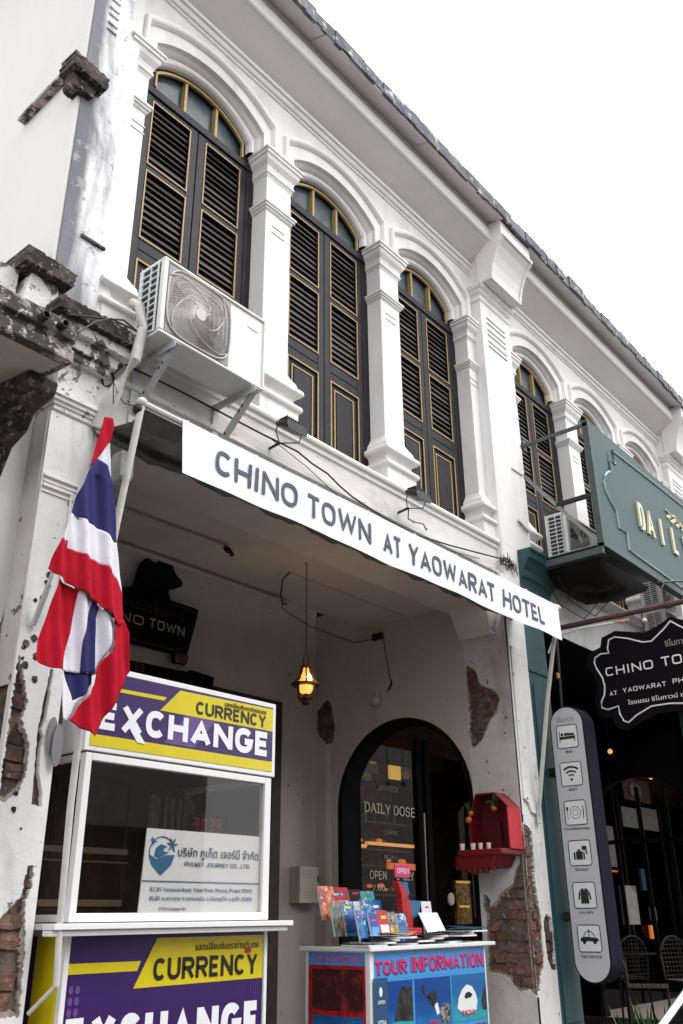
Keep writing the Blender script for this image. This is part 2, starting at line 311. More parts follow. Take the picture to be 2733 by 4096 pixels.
def glyph(ch, q):
    """(advance width in heights, strokes on a unit box)"""
    D_ = {'A': (.80, [[(0, -.05), (.5, 1.04), (1, -.05)], [(.2, .27), (.8, .27)]]), 'C': (.70, [sarc(42, 318, 18, q)]), 'D': (.72, [[(0, 0), (0, 1), (.45, 1)]+sarc(80, -80, 12, q, .45, .5, .55, .5)+[(.45, 0), (-.001, 0)]]),
     'E': (.62, [[(1, 1), (0, 1), (0, 0), (1, 0)], [(0, .5), (.9, .5)]]), 'F': (.60, [[(1, 1), (0, 1), (0, -.12)], [(0, .5), (.9, .5)]]), 'G': (.76, [sarc(42, 330, 18, q)+[(1, .46), (.55, .46)]]),
     'H': (.74, [[(0, -.12), (0, 1.12)], [(1, -.12), (1, 1.12)], [(0, .5), (1, .5)]]), 'I': (.22, [[(.5, -.12), (.5, 1.12)]]), 'L': (.58, [[(0, 1.12), (0, 0), (1, 0)]]),
     'M': (.92, [[(0, -.12), (0, 1.0), (.5, .25), (1, 1.0), (1, -.12)]]), 'N': (.78, [[(0, -.12), (0, 1.12)], [(1, -.12), (1, 1.12)], [(0, 1.02), (1, -.02)]]), 'O': (.78, [sarc(90, 450, 28, q)]),
     'P': (.68, [[(0, -.12), (0, 1), (.5, 1)]+sarc(80, -80, 10, q, .5, .72, .5, .28)+[(.5, .44), (.0, .44)]]), 'K': (.72, [[(0, -.12), (0, 1.12)], [(.95, 1.1), (.05, .42)], [(.35, .62), (1.0, -.1)]]), 'B': (.7, [[(.5, .5), (0, .5)], [(0, 0), (0, 1), (.5, 1)]+sarc(80, -80, 8, q, .5, .75, .45, .25)+sarc(80, -80, 8, q, .5, .25, .5, .25)+[(.5, 0), (0, 0)]]),
     'R': (.72, [[(0, -.12), (0, 1), (.5, 1)]+sarc(80, -80, 10, q, .5, .74, .5, .26)+[(.5, .48), (.0, .48)], [(.48, .48), (1.02, -.10)]]), 'T': (.68, [[(-.1, 1), (1.1, 1)], [(.5, 1), (.5, -.12)]]),
     'U': (.74, [[(0, 1.12), (0, .5)]+sarc(180, 360, 14, q, .5, .40, .5, .40)+[(1, .5), (1, 1.12)]]), 'W': (1.12, [[(0, 1.1), (.25, -.02), (.5, .98), (.75, -.02), (1, 1.1)]]), 'X': (.74, [[(0, -.1), (1, 1.1)], [(0, 1.1), (1, -.1)]]),
     'Y': (.74, [[(0, 1.1), (.5, .45), (1, 1.1)], [(.5, .5), (.5, -.12)]]), 'S': (.66, [[p for p in sarc(35, 180+75, 12, q, .5, .76, .5, .24)]+[p for p in sarc(90, -145, 12, q, .5, .25, .5, .25)]])}
    return D_.get(ch, (.35, []))
def block(name, body, p, ux, uy, w, h, m, parent, th=.002, t=.17, sq=2.6, gap=.14, label=None):
    """drawn sans serif capitals: ribbons of constant stroke t (in heights) fitted into w x h"""
    tw = sum(glyph(c, sq)[0]+gap for c in body)-gap; kx = w/tw; T = t*h/2; ux = Vector(ux).normalized(); uy = Vector(uy).normalized(); un = ux.cross(uy); p = Vector(p); b = B(); x = 0; nn = 0
    for c in body:
        aw, st = glyph(c, sq); W_ = aw*kx
        for line in st:
            P_ = [Vector((x+T+q[0]*(W_-2*T), T+q[1]*(h-2*T), 0)) for q in line]; closed = (P_[0]-P_[-1]).length < 1e-5; n = len(P_); Lf = []; Rt = []
            for i in range(n):
                if closed and i in (0, n-1): d0 = (P_[-1]-P_[-2]).normalized(); d1 = (P_[1]-P_[0]).normalized()
                else: d0 = (P_[i]-P_[i-1]).normalized() if i else (P_[1]-P_[0]).normalized(); d1 = (P_[i+1]-P_[i]).normalized() if i < n-1 else d0
                n0 = Vector((-d0.y, d0.x, 0)); n1 = Vector((-d1.y, d1.x, 0)); mm = (n0+n1); mm = mm.normalized() if mm.length > .01 else n0; k = T/max(.28, mm.dot(n0))
                for lst, sg in ((Lf, 1), (Rt, -1)):
                    v = P_[i]+mm*k*sg; lst.append((v.x, min(h, max(0, v.y))))
            z0 = nn*.00012; nn += 1; pts = Lf+Rt; V = [p+ux*a+uy*c_+un*z0 for a, c_ in pts]+[p+ux*a+uy*c_+un*(th+z0) for a, c_ in pts]; N2 = 2*n; fs = []
            for i in range(n-1): fs += [(i, i+1, n+i+1, n+i), (N2+i, N2+n+i, N2+n+i+1, N2+i+1), (i, N2+i, N2+i+1, i+1), (n+i, n+i+1, N2+n+i+1, N2+n+i)]
            fs += [(0, n, N2+n, N2), (n-1, N2+n-1, N2+N2-1, N2-1)]
            b.add(V, fs)
        x += W_+gap*kx; nn = nn % 3
    o = mk(name, b, m, parent, fix=False)
    if label: o['label'] = label
    return o

# ------------------------------------------------------------------ setting: ground
g = B().box(-400, 400, -400, -1.05, -.5, -.30); mk('road', g, 'asphalt', kind='structure')
bx('kerb', (-60, 60, -1.05, -.85, -.45, -.16), 'kerb', kind='structure')
bx('pavement', (-60, 60, -.846, 2.3, -.4, -.0), 'floor_tile', kind='structure')
bx('ground', (-400, 400, 2.304, 400, -.5, -.02), 'kerb', kind='structure')

# ------------------------------------------------------------------ bricks
BRK = []
for q in range(5):
    b = B().box(-.5, .5, -.5, .5, -.5, .5); me = bpy.data.meshes.new('brick_%d' % q)
    bm = bmesh.new(); vs = [bm.verts.new(v) for v in b.v]; [bm.faces.new([vs[i] for i in f]) for f in b.f]
    bmesh.ops.subdivide_edges(bm, edges=[e for e in bm.edges], cuts=1)
    for v in bm.verts: v.co += Vector((R.uniform(-.06, .06), R.uniform(-.10, .10), R.uniform(-.12, .12)))
    bmesh.ops.recalc_face_normals(bm, faces=bm.faces); bm.to_mesh(me); bm.free(); BRK.append(me)
def inside(p, poly):
    c = False; n = len(poly)
    for i in range(n):
        a, b = poly[i], poly[(i+1) % n]
        if (a[1] > p[1]) != (b[1] > p[1]) and p[0] < (b[0]-a[0])*(p[1]-a[1])/(b[1]-a[1])+a[0]: c = not c
    return c
def bricks(poly, axis, plane, parent, m='brick', depth=.05, L=.19, H=.062, rec=.014, inward=1):
    """brick courses inside a broken-plaster outline; axis 'y' = wall facing -y (u is x), 'x' = wall facing -x (u is y)"""
    z0 = min(p[1] for p in poly); z1 = max(p[1] for p in poly); u0 = min(p[0] for p in poly); u1 = max(p[0] for p in poly)
    rl = rootloc(parent); n = int(math.floor(z0/(H+.012)))
    while n*(H+.012) < z1:
        z = n*(H+.012)+H/2; off = (n % 2)*L*.5+R.uniform(-.02, .02); i = math.floor((u0-off)/(L+.012))
        while i*(L+.012)+off < u1:
            a = i*(L+.012)+off; b = a+L*R.uniform(.92, 1.0); i += 1
            if R.random() < .3: b = a+L*.48
            ks = [u for u in [a+(b-a)*t/12 for t in range(13)] if inside((u, z), poly)]
            if len(ks) < 3: continue
            lo, hi = min(ks), max(ks)
            if hi-lo < .035: continue
            me = BRK[R.randrange(5)]
            if not me.materials: me.materials.append(MT['brick'])
            o = bpy.data.objects.new('brick', me); COL.objects.link(o); o.parent = parent
            rr = rec+R.uniform(-.010, .014); c = plane+inward*(rr+depth/2)
            if axis == 'y': o.location = Vector(((lo+hi)/2, c, z))-rl; o.scale = (hi-lo, depth, H*R.uniform(.85, 1.0))
            else: o.location = Vector((c, (lo+hi)/2, z))-rl; o.scale = (depth, hi-lo, H*R.uniform(.85, 1.0))
            o.rotation_euler = (0, R.uniform(-.03, .03) if axis == 'y' else 0, R.uniform(-.03, .03))
            if m != 'brick':
                o.material_slots[0].link = 'OBJECT'; o.material_slots[0].material = MT[m]
        n += 1
def rough(poly, amp=.012, step=.03):
    step = step*.5
    """break a traced outline into a ragged edge"""
    out = []
    for i in range(len(poly)):
        a = Vector(poly[i]+(0,)) if len(poly[i]) == 2 else Vector(poly[i]); b = Vector(poly[(i+1) % len(poly)]+(0,)); n = max(1, int((b-a).length/step))
        d = (b-a); nn = Vector((-d.y, d.x, 0)).normalized() if d.length else Vector((0, 0, 0))
        for j in range(n):
            p = a+d*(j/n)+nn*(R.uniform(-amp, amp) if j else 0); out.append((p.x, p.y))
    return out

# ------------------------------------------------------------------ upper storey of a shophouse bay
SILL = 4.20
def curve(cx, t, n=22):
    hw = .46+.195*t; rad = .629+.541*t; ap = 6.82+.25*t; sp = ap-rad+math.sqrt(rad*rad-hw*hw)
    pts = [(cx-hw, 6.53), (cx-hw, sp-.02)]
    for i in range(n+1):
        x = -hw+2*hw*i/n; pts.append((cx+x, ap-rad+math.sqrt(max(0, rad*rad-x*x))))
    return pts+[(cx+hw, sp-.02), (cx+hw, 6.53)]
AP = [(0, .06), (0, -.035)]
for k_ in range(4):
    y_ = -.035-.034*k_; t_ = .25*k_
    AP += [(t_+.01, y_-.012), (t_+.05, y_-.028), (t_+.11, y_-.036), (t_+.17, y_-.033), (t_+.215, y_-.020), (t_+.225, y_-.004)] if k_ < 3 else [(t_+.01, y_-.014), (t_+.06, y_-.034), (t_+.12, y_-.040), (t_+.20, y_-.036), (1, y_-.026)]
AP += [(1, -.12)]
def archivolt(cx, parent):
    b = B(); v = []; n = len(curve(cx, 0))
    for t, y in AP: v += [(p[0], y, p[1]) for p in curve(cx, t)]
    m = len(AP); b.add(v, [(n*i+j, n*i+j+1, n*i+n+j+1, n*i+n+j) for i in range(m-1) for j in range(n-1)])
    mk('archivolt', b, 'white_moulding', parent, bev=.006)
SL = {}
def make_window(cx, parent, sc=1.0, first=False, tilt=0.0):
    X = lambda a: cx+a*sc
    w = mk('shutter_window', B().pxz([(X(-.62), 4.19), (X(.62), 4.19), (X(.62), 7.0), (X(-.62), 7.0)], .10, .14), 'void', parent)  # black sheet stands in for the dark room behind the slats
    # outer frame with arched head
    b = B(); arc = []
    for i in range(21):
        x = -.43+.86*i/20; arc.append((X(x), 6.775-.60+math.sqrt(.36-x*x)))
    outer = [(X(-.66), 6.40), (X(-.66), 7.02), (X(.66), 7.02), (X(.66), 6.40)]
    b.pxz(outer+[(X(.43), 6.40)]+arc[::-1]+[(X(-.43), 6.40)], -.005, .05)
    b.box(X(-.66), X(.66), -.012, .06, 6.40, 6.468); b.box(X(-.66), X(-.492), -.004, .05, 4.19, 6.40); b.box(X(.492), X(.66), -.004, .05, 4.19, 6.40)
    mks('frame', b, 'dark_wood', w, bev=.003)
    g_ = B(); v = []
    for x, z in [(X(-.415), 6.468)]+[(X(-.415+.83*i/24), 6.77-.60+math.sqrt(.36-(-.415+.83*i/24)**2)) for i in range(25)]+[(X(.415), 6.468)]:
        dx, dz = x-cx, z-6.2; l = math.hypot(dx, dz); v += [(x, -.02, z), (x+dx/l*.018, -.02, z+dz/l*.018), (x+dx/l*.018, .0, z+dz/l*.018), (x, .0, z)]
    n = len(v)//4; g_.add(v, [(4*i+j, 4*i+(j+1) % 4, 4*i+4+(j+1) % 4, 4*i+4+j) for i in range(n-1) for j in range(4)])
    mk('gold_arch_trim', g_, 'gold', w)
    mk('glass_pane', B().pxz([(X(-.45), 6.44)]+[(X(-.45), 6.6)]+arc[1:-1]+[(X(.45), 6.6), (X(.45), 6.44)], .030, .036), 'transom_glass', w)
    for q in (-.150, .150): bx('glazing_bar', (X(q-.011), X(q+.011), -.012, .03, 6.468, 6.76 if abs(q) < .2 else 6.7), 'gold', w)
    # two leaves
    for s in (-1, 1):
        A = lambda a, c: (X(min(s*a, s*c)), X(max(s*a, s*c)))
        b = B()
        for a, c in ((.004, .077), (.415, .489)): b.box(*A(a, c), 0, .035, 4.207, 6.395)
        for z0, z1 in ((6.343, 6.395), (5.712, 5.774), (5.053, 5.145), (4.965, 5.047), (4.207, 4.238)): b.box(*A(.0775, .4145), .002, .034, z0, z1)
        b.box(*A(.0775, .4145), .012, .028, 4.238, 4.965); b.box(*A(.15, .34), .004, .0125, 4.31, 4.893)
        mk('shutter_leaf', b, 'dark_wood', w, bev=.004)
        def rect(a, c, z0, z1, y, t=.0095):
            x0, x1 = A(a, c); mk('gold_leaf_trim', B().sheet([[(x0, z0), (x1, z0), (x1, z1), (x0, z1)], [(x0+t, z0+t), (x1-t, z0+t), (x1-t, z1-t), (x0+t, z1-t)]], lambda p: (p[0], y-.006, p[1]), lambda p: (p[0], y, p[1])), 'gold', w)
        rect(.071, .421, 5.770, 6.348, 0); rect(.071, .421, 5.140, 5.717, 0); rect(.071, .421, 4.232, 4.970, 0, .011); rect(.125, .365, 4.288, 4.915, .010, .011)
        key = round(sc, 3)
        if key not in SL:
            me = bpy.data.meshes.new('slat'); h = .0245; q = .1675*sc
            v = [(-q, -.016, -h), (q, -.016, -h), (q, .010, h), (-q, .010, h), (-q, -.010, -h-.004), (q, -.010, -h-.004), (q, .016, h-.004), (-q, .016, h-.004)]
            me.from_pydata(v, [], [(0, 1, 2, 3), (7, 6, 5, 4), (0, 4, 5, 1), (1, 5, 6, 2), (2, 6, 7, 3), (3, 7, 4, 0)]); me.materials.append(MT['slat']); SL[key] = me
        for z0, z1, n in ((5.787, 6.333, 10), (5.157, 5.702, 10)):
            for i in range(n):
                o = bpy.data.objects.new('slat', SL[key]); COL.objects.link(o); o.parent = w
                o.location = Vector((X(s*.246), .024, z0+(z1-z0)*(i+.5)/n))-rootloc(parent)
                o.rotation_euler = (R.gauss(0, .07)+tilt, R.gauss(0, .009), 0)
    return w
CAP = [(.0, 6.30), (.012, 6.33), (.02, 6.335), (.02, 6.355), (.012, 6.36), (.02, 6.40), (.045, 6.44), (.052, 6.465), (.052, 6.475), (.064, 6.48), (.064, 6.505), (.075, 6.51), (.075, 6.532)]
AST = [(.0, 5.975), (.012, 5.985), (.014, 6.0), (.026, 6.005), (.026, 6.02), (.036, 6.025), (.036, 6.045), (.0, 6.05)]
BAS = [(.058, 4.19), (.058, 4.325), (.075, 4.335), (.082, 4.35), (.075, 4.375), (.05, 4.385), (.035, 4.40), (.032, 4.43), (.045, 4.45), (.075, 4.46), (.086, 4.475), (.084, 4.50), (.07, 4.515), (.055, 4.52), (.045, 4.56), (.02, 4.60), (.0, 4.64)]
def pillar(x0, x1, parent, y=-.15):
    prof = BAS+[(0, 5.0), (0, 5.5)]+AST+[(0, 6.2)]+CAP
    mk('window_pillar', B().rings(x0, x1, y, .10, prof), 'white_plaster', parent, bev=.004)
    b = B(); c = (x0+x1)/2; t = .008
    for z0, z1 in ((5.80, 5.86),):
        b.box(c-.07, c+.07, y-.006, y, z0, z0+t); b.box(c-.07, c+.07, y-.006, y, z1, z1+t)
    mks('groove_moulding', b, 'white_moulding', parent)
def pilaster(x0, x1, parent, m='white_plaster', z0=4.17, top=7.66, side=True, m2='white_moulding'):
    b = B().rings(x0, x1, -.25, .0, [(0, z0), (0, 6.80), (.012, 6.81), (.012, 6.84), (.0, 6.845), (0, 6.88), (.02, 6.90), (.03, 6.93), (.045, 6.94), (.06, 6.97), (.06, 6.985), (.0, 6.99), (0, top)])
    mk('party_pilaster', b, m, parent, bev=.004)
    b = B()
    for z in (6.30, 6.44, 6.58): b.box(x0+.10, x1-.10, -.262, -.25, z, z+.018); b.box(x0+.10, x1-.10, -.262, -.25, z+.06, z+.075)
    mks('groove_moulding', b, m, parent, bev=.003)
    pr = [(-.25, 6.99), (-.40, 6.99), (-.41, 7.03), (-.415, 7.08), (-.44, 7.18), (-.48, 7.28), (-.53, 7.37), (-.575, 7.42), (-.575, top), (-.25, top)]
    mk('console_bracket', B().pyz(pr, x0-.02, x1+.02), m2, parent, bev=.006)
    fr = B(); w = .035
    for a, c in ((x0-.02, x0-.02+w), (x1+.02-w, x1+.02)):
        for i in range(1, 7): fr.add([(x, y-d, z) for (y, z) in (pr[i], pr[i+1]) for x in (a, c) for d in (0, .016)], [(0, 1, 3, 2), (4, 6, 7, 5), (0, 4, 5, 1), (2, 3, 7, 6), (0, 2, 6, 4), (1, 5, 7, 3)])
    fr.box(x0+.016, x1-.016, -.416, -.38, 6.992, 7.03); fr.box(x0-.02, x1+.02, -.600, -.576, 7.43, 7.47)
    mks('console_frame', fr, m2, parent, bev=.004)
def upper_storey(parent, cxs, xl, xr, sc=1.0, tiles=True, seed=0, winsel=None):
    """cxs window centres; xl,xr the wall between the two party pilasters"""
    b = B()
    xs = [xl]+[(a+c)/2 for a, c in zip(cxs, cxs[1:])]+[xr]
    for cx, a, c in zip(cxs, xs, xs[1:]):
        h = [p for p in curve(cx, .35)]
        h = [(cx+(p[0]-cx)*sc, p[1]) for p in h]
        b.pxz([(a, 6.50), (a, 7.40), (c, 7.40), (c, 6.50)]+h[::-1], -.14, .06)
    mk('arcaded_wall', b, 'white_plaster', parent)
    for cx in cxs: archivolt(cx, parent)
    # cornice mould, sloping soffit, fascia beam, outer soffit
    b = B().pyz([(-.14, 7.16), (-.155, 7.17), (-.155, 7.19), (-.17, 7.195), (-.18, 7.215), (-.18, 7.235), (-.20, 7.24), (-.20, 7.27), (-.10, 7.29), (-.10, 7.16)], xl, xr)
    mk('cornice_moulding', b, 'white_moulding', parent)
    mk('eave_soffit', B().pyz([(-.12, 7.26), (-.42, 7.45), (-.42, 7.50), (-.12, 7.32)], xl, xr), 'soffit_white', parent)
    mk('eave_beam', B().pyz([(-.38, 7.452), (-.43, 7.45), (-.447, 7.465), (-.447, 7.59), (-.425, 7.60), (-.425, 7.72), (-.38, 7.72)], xl, xr), 'white_moulding', parent, bev=.004)
    b = B(); x = xl; r2 = random.Random(seed)
    while x < xr-.02:
        w = r2.uniform(.55, 1.1); e = min(xr, x+w); d = r2.uniform(-.006, .006)
        b.pyz([(-.426, 7.705+d), (-.61, 7.635+d), (-.61, 7.655+d), (-.426, 7.73+d)], x+.003, e-.003); x = e
    mk('outer_soffit', b, 'soffit_white', parent)
def roof(parent, x0, x1, seed=0):
    rf = mk('roof', B().pyz([(-.60, 7.745), (5.5, 9.66), (5.5, 9.60), (-.60, 7.70)], x0, x1), 'roof_tile', parent)
    r2 = random.Random(seed); x = x0; rl = rootloc(parent); me = None
    for q in range(3):
        pass
    i = 0
    while x < x1-.01:
        w = min(.235, x1-x); d = .03+r2.uniform(-.008, .008); h = r2.uniform(.185, .215)
        prof = []
        for j in range(7):
            a = PI*j/6; prof.append((x+w*.5-(w*.5-.002)*math.cos(a), 7.655+d+h*(.72+.28*math.sin(a))*.8))
        pts = [(x+.002, 7.632+d), (x+w-.002, 7.632+d)]+prof[::-1]
        b = B().prism(pts, lambda p: (p[0], -.64+d*2, p[1]), lambda p: (p[0], -.25, p[1]+.16))
        mk('roof_tile', b, 'roof_tile', rf); x += w; i += 1
    b = B()
    x = x0
    while x < x1-.01:
        w = r2.uniform(.07, .2); e = min(x1, x+w); b.box(x, e, -.628+r2.uniform(-.012, .01), -.60, 7.635+r2.uniform(-.014, .008), 7.76+r2.uniform(-.02, .02)); x = e
    mk('mortar_fillet', b, 'roof_tile', rf)

# ================================================================== 1. the hotel shophouse (near bay)
H = thing('hotel_shophouse', 'white two storey shophouse with three dark gold trimmed shutter windows above the hotel banner', 'building', (2.9, 0, 0))
CX = [1.47, 2.87, 4.27]
for cx in CX: make_window(cx, H, tilt=.05 if cx == 2.87 else 0)
upper_storey(H, CX, .76, 4.975, seed=3)
pillar(2.035, 2.30, H); pillar(3.435, 3.70, H); pillar(4.835, 4.974, H); pillar(.771, .90, H)
pilaster(4.975, 5.535, H); roof(H, .3, 5.54, 5)
# weathered left party pilaster and the plain wall that runs back from it
pilaster(.38, .655, H, m='weathered_plaster', m2='weathered_plaster', z0=4.07)
bx('pilaster_return', (.656, .77, -.20, .0, 4.17, 7.6), 'aged_plaster', H, bev=.004)
mk('party_wall', B().box(.360, .62, -.240, 6, 4.05, 8.6), 'cream_wall', H)
mk('roof_verge', B().pyz([(-.6, 7.62), (6, 9.75), (6, 9.9), (-.6, 7.8)], .08, .40), 'weathered_plaster', H)
mk('side_ledge', B().pyz([(-.16, 5.845), (.37, 5.80), (.37, 5.825), (-.16, 5.88)], .305, .378), 'mossy_concrete', H, bev=.004)
b = B(); b.pxz(rough([(.255, 5.72), (.49, 5.70), (.50, 5.80), (.255, 5.83)], .008, .03), -.335, -.18); b.pxz(rough([(.30, 5.62), (.43, 5.62), (.46, 5.72), (.28, 5.73)], .008, .03), -.29, -.18)
mks('broken_capital', b, 'dark_moss', H, bev=.005)
bx('crack_stub', (.50, .66, -.262, -.25, 4.63, 4.65), 'dark_moss', H)
# facade band, sill and ledge under the windows
mk('sill_ledge', B().pyz([(-.10, 4.19), (-.235, 4.19), (-.242, 4.17), (-.235, 4.15), (-.215, 4.145), (-.215, 4.11), (-.20, 4.10), (-.10, 4.10)], .77, 4.975), 'white_moulding', H, bev=.004)
mk('facade_band', B().box(.735, 5.25, -.20, .22, 3.56, 4.18), 'band_plaster', H)
mk('band_stain_course', B().pyz([(-.20, 3.86), (-.222, 3.87), (-.222, 3.90), (-.20, 3.91)], .74, 5.25), 'band_plaster', H)
# wide pilaster foot
b = B().rings(4.975, 5.54, -.25, 0, [(0.0, 3.86), (0, 4.17)]); mk('pilaster_foot', b, 'white_plaster', H)
b = B(); b.box(5.30, 5.50, -.262, -.25, 5.02, 5.04); b.pxz([(5.31, 4.48), (5.50, 4.42), (5.50, 4.44), (5.31, 4.50)], -.275, -.25)
mks('scar_moulding', b, 'aged_plaster', H)
# left part: neck, capital, cornice above the lower pier
b = B(); b.pxz(rough([(.345, 3.99), (.86, 3.99), (.865, 4.065), (.345, 4.06)], .007, .03), -.41, -.2); b.pxz(rough([(.37, 4.06), (.83, 4.062), (.80, 4.12), (.40, 4.12)], .01, .03), -.36, -.2)
mks('mossy_cornice', b, 'dark_moss', H, bev=.006)
b = B(); b.pxz(rough([(.40, 3.93), (.84, 3.93), (.85, 3.985), (.39, 3.985)], .005, .03), -.37, -.2); b.pxz(rough([(.42, 3.86), (.78, 3.86), (.80, 3.925), (.42, 3.925)], .006, .03), -.325, -.2)
b.box(.46, .76, -.30, -.2, 3.815, 3.86)
mks('pier_cornice', b, 'drip_plaster', H, bev=.005)
b = B().rings(.485, .72, -.25, .19, [(0, 3.61), (0, 4.06)]); mk('pier_neck', b, 'drip_plaster', H)
b = B().rings(.49, .72, -.25, .19, [(.0, 3.50), (.012, 3.51), (.012, 3.53), (.022, 3.535), (.022, 3.55), (.034, 3.555), (.034, 3.575), (.046, 3.58), (.046, 3.605), (.02, 3.612)]); mk('pier_capital', b, 'drip_plaster', H, bev=.003)
mk('pier_shoulder', B().box(.721, .80, -.235, .19, 3.3, 4.0), 'aged_plaster', H)
# ---- left lower pier: mortar core, bricks, plaster skin with broken patches
LP = H
mk('pier_core', B().box(.495, .715, -.222, .18, 0, 3.5), 'mortar', LP)
pA = [(.484, 2.24), (.52, 2.16), (.565, 2.03), (.545, 1.95), (.60, 1.85), (.60, 1.72), (.578, 1.65), (.52, 1.60), (.484, 1.60)]
pB = [(.663, 1.357), (.694, 1.353), (.699, 1.268), (.674, 1.22), (.68, 1.16), (.699, 1.09), (.707, .97), (.712, .79), (.484, .79), (.484, 1.02), (.545, 1.13), (.60, 1.19), (.650, 1.24)]
pC = [(.650, 1.925), (.668, 1.99), (.672, 2.2), (.655, 2.2), (.640, 2.05), (.630, 1.9), (.640, 1.75), (.645, 1.60), (.698, 1.595), (.692, 1.66), (.662, 1.75), (.658, 1.84), (.668, 1.89)]
skin = [(.481, 0), (.73, 0), (.73, 3.5), (.481, 3.5), (.481, 2.30)]+[(x+.002, z) for x, z in rough(pA[:-1], .006, .02)]+[(.481, 1.58), (.481, 1.03)]+[p for p in rough(pB[::-1], .006, .02)[6:]]+[(.481, .78)]
pAr = rough(pA, .006, .02); pBr = rough(pB, .006, .02); pCr = rough(pC, .003, .03)
b = B().sheet([[(.475, 0), (.73, 0), (.73, 3.5), (.475, 3.5)], [(x+.002, z) for x, z in pAr], [(x+.002, z) for x, z in pBr], pCr], lambda p: (p[0], -.25, p[1]), lambda p: (p[0], -.218, p[1]))
mk('pier_plaster', b, 'aged_plaster', LP)
mk('pier_reveal', B().box(.716, .73, -.217, .19, 0, 3.5), 'aged_plaster', LP)
b = B()
for y0, x0, x1, z1 in ((.25, .482, .675, 3.13), (.25, .482, .64, 3.075)):
    b.box(x0, x1, -.262, -.25, z1, z1+.016); b.box(x1, x1+.010, -.262, -.25, 2.45, z1+.016)
    b.box(x0, x1, -.257, -.25, z1-.028, z1-.018)
mks('panel_moulding', b, 'white_moulding', LP, bev=.003)
bricks(pA, 'y', -.25, LP, 'brick_dark'); bricks(pB, 'y', -.25, LP, 'brick'); bricks([(p[0]*1.0, p[1]) for p in pC], 'y', -.25, LP, 'brick_dark', L=.06)
b = B()
for x, z, s in ((.60, 2.72, .012), (.585, 2.64, .016), (.575, 2.60, .012), (.565, 2.52, .014), (.53, 2.50, .010), (.545, 2.43, .009), (.55, 2.32, .018), (.515, 2.29, .02), (.505, 2.27, .012), (.57, 2.24, .018), (.525, 2.19, .02), (.58, 2.14, .016), (.565, 1.64, .012), (.565, 1.575, .013), (.61, 1.50, .006), (.60, 2.28, .006), (.507, 2.22, .01)):
    q = [(x+s*R.uniform(.6, 1.2)*math.cos(a), z+s*R.uniform(.7, 1.3)*math.sin(a)) for a in [2*PI*i/8 for i in range(8)]]; b.pxz(q, -.253, -.249)
mk('plaster_pockmark', b, 'dark_moss', LP, kind='stuff')
# ---- right lower pier (hotel half)
mk('pier_core', B().box(4.935, 5.245, -.222, .15, 0, 3.6), 'mortar', H)
sl = [(-.252, 1.80), (-.243, 1.714), (-.199, 1.619), (-.197, 1.508), (-.159, 1.461), (-.13, 1.368), (-.068, 1.33), (-.005, 1.292), (.029, 1.238), (.085, 1.20), (.078, 1.246), (.112, 1.287), (.150, 1.287), (.152, 1.2), (.130, 1.153), (.14, .998), (.141, .755), (.046, .743), (-.028, .723), (-.061, .673), (-.112, .632), (-.20, .65), (-.252, .60)]
slr = rough(sl[:-1]+[(-.25, .60)], .006, .025)
su = [(.145, 3.112), (.062, 3.037), (.037, 2.927), (-.11, 2.845), (-.146, 2.781), (-.11, 2.67), (-.038, 2.608), (.06, 2.449), (.132, 2.40), (.168, 2.42), (.165, 2.682), (.168, 2.985), (.165, 3.088)]
side = [(-.25, 0), (.173, 0), (.173, 3.6), (-.25, 3.6)]
# the lower patch opens onto the front corner
i0 = [(-.25, 1.80)]+[p for p in slr if p[0] > -.238]+[(-.25, .60)]
out = [(-.25, 0), (.173, 0), (.173, 3.6), (-.25, 3.6)]+[p for p in i0]
b = B().sheet([out, rough(su, .006, .025)], lambda p: (4.91, p[0], p[1]), lambda p: (4.94, p[0], p[1])); mk('pier_plaster', b, 'pier_side', H)
fl = [(4.912, 1.80), (4.985, 1.78), (5.055, 1.738), (5.056, 1.551), (5.042, 1.391), (5.053, 1.273), (5.075, 1.157), (5.085, 1.06), (5.07, .93), (5.07, .854), (5.043, .767), (4.99, .711), (4.969, .66), (4.912, .60)]
flr = [(4.911, 1.80)]+[p for p in rough(fl, .006, .025) if p[0] > 4.925]+[(4.911, .60)]
out = [(4.911, 0), (5.25, 0), (5.25, 3.86), (4.911, 3.86)]+flr
b = B().sheet([out, rough([(5.11, 1.09), (5.16, 1.15), (5.249, 1.12), (5.249, .76), (5.17, .77), (5.12, .84)], .006, .03)], lambda p: (p[0], -.25, p[1]), lambda p: (p[0], -.219, p[1])); mk('pier_plaster', b, 'aged_plaster', H)
bricks(sl, 'x', 4.91, H, 'brick'); bricks([(p[0]-.002, p[1]) for p in su], 'x', 4.91, H, 'brick'); bricks(fl, 'y', -.25, H, 'brick', L=.1); bricks([(5.11, 1.09), (5.16, 1.15), (5.249, 1.12), (5.249, .76), (5.17, .77), (5.12, .84)], 'y', -.25, H, 'brick_dark', L=.09)
mk('pier_panel', B().pxz([(4.95, 3.15), (4.97, 3.22), (5.20, 3.22), (5.22, 3.15), (5.205, 2.0), (5.18, 1.90), (5.12, 1.87), (5.06, 1.88), (5.02, 1.95), (4.95, 1.98)], -.268, -.25), 'aged_plaster', H, bev=.008)
mk('pier_edge_moulding', B().box(4.925, 4.945, -.258, -.25, 1.85, 3.2), 'white_moulding', H, bev=.003)
mk('corbel', B().prism([(.17, 3.56), (-.19, 3.56), (-.19, 3.50), (-.165, 3.40), (-.15, 3.34), (-.17, 3.31), (.17, 3.31)], lambda p: (4.70+(3.56-p[1])*.55, p[0], p[1]), lambda p: (4.912, p[0], p[1])), 'arcade_ceiling', H, bev=.006)
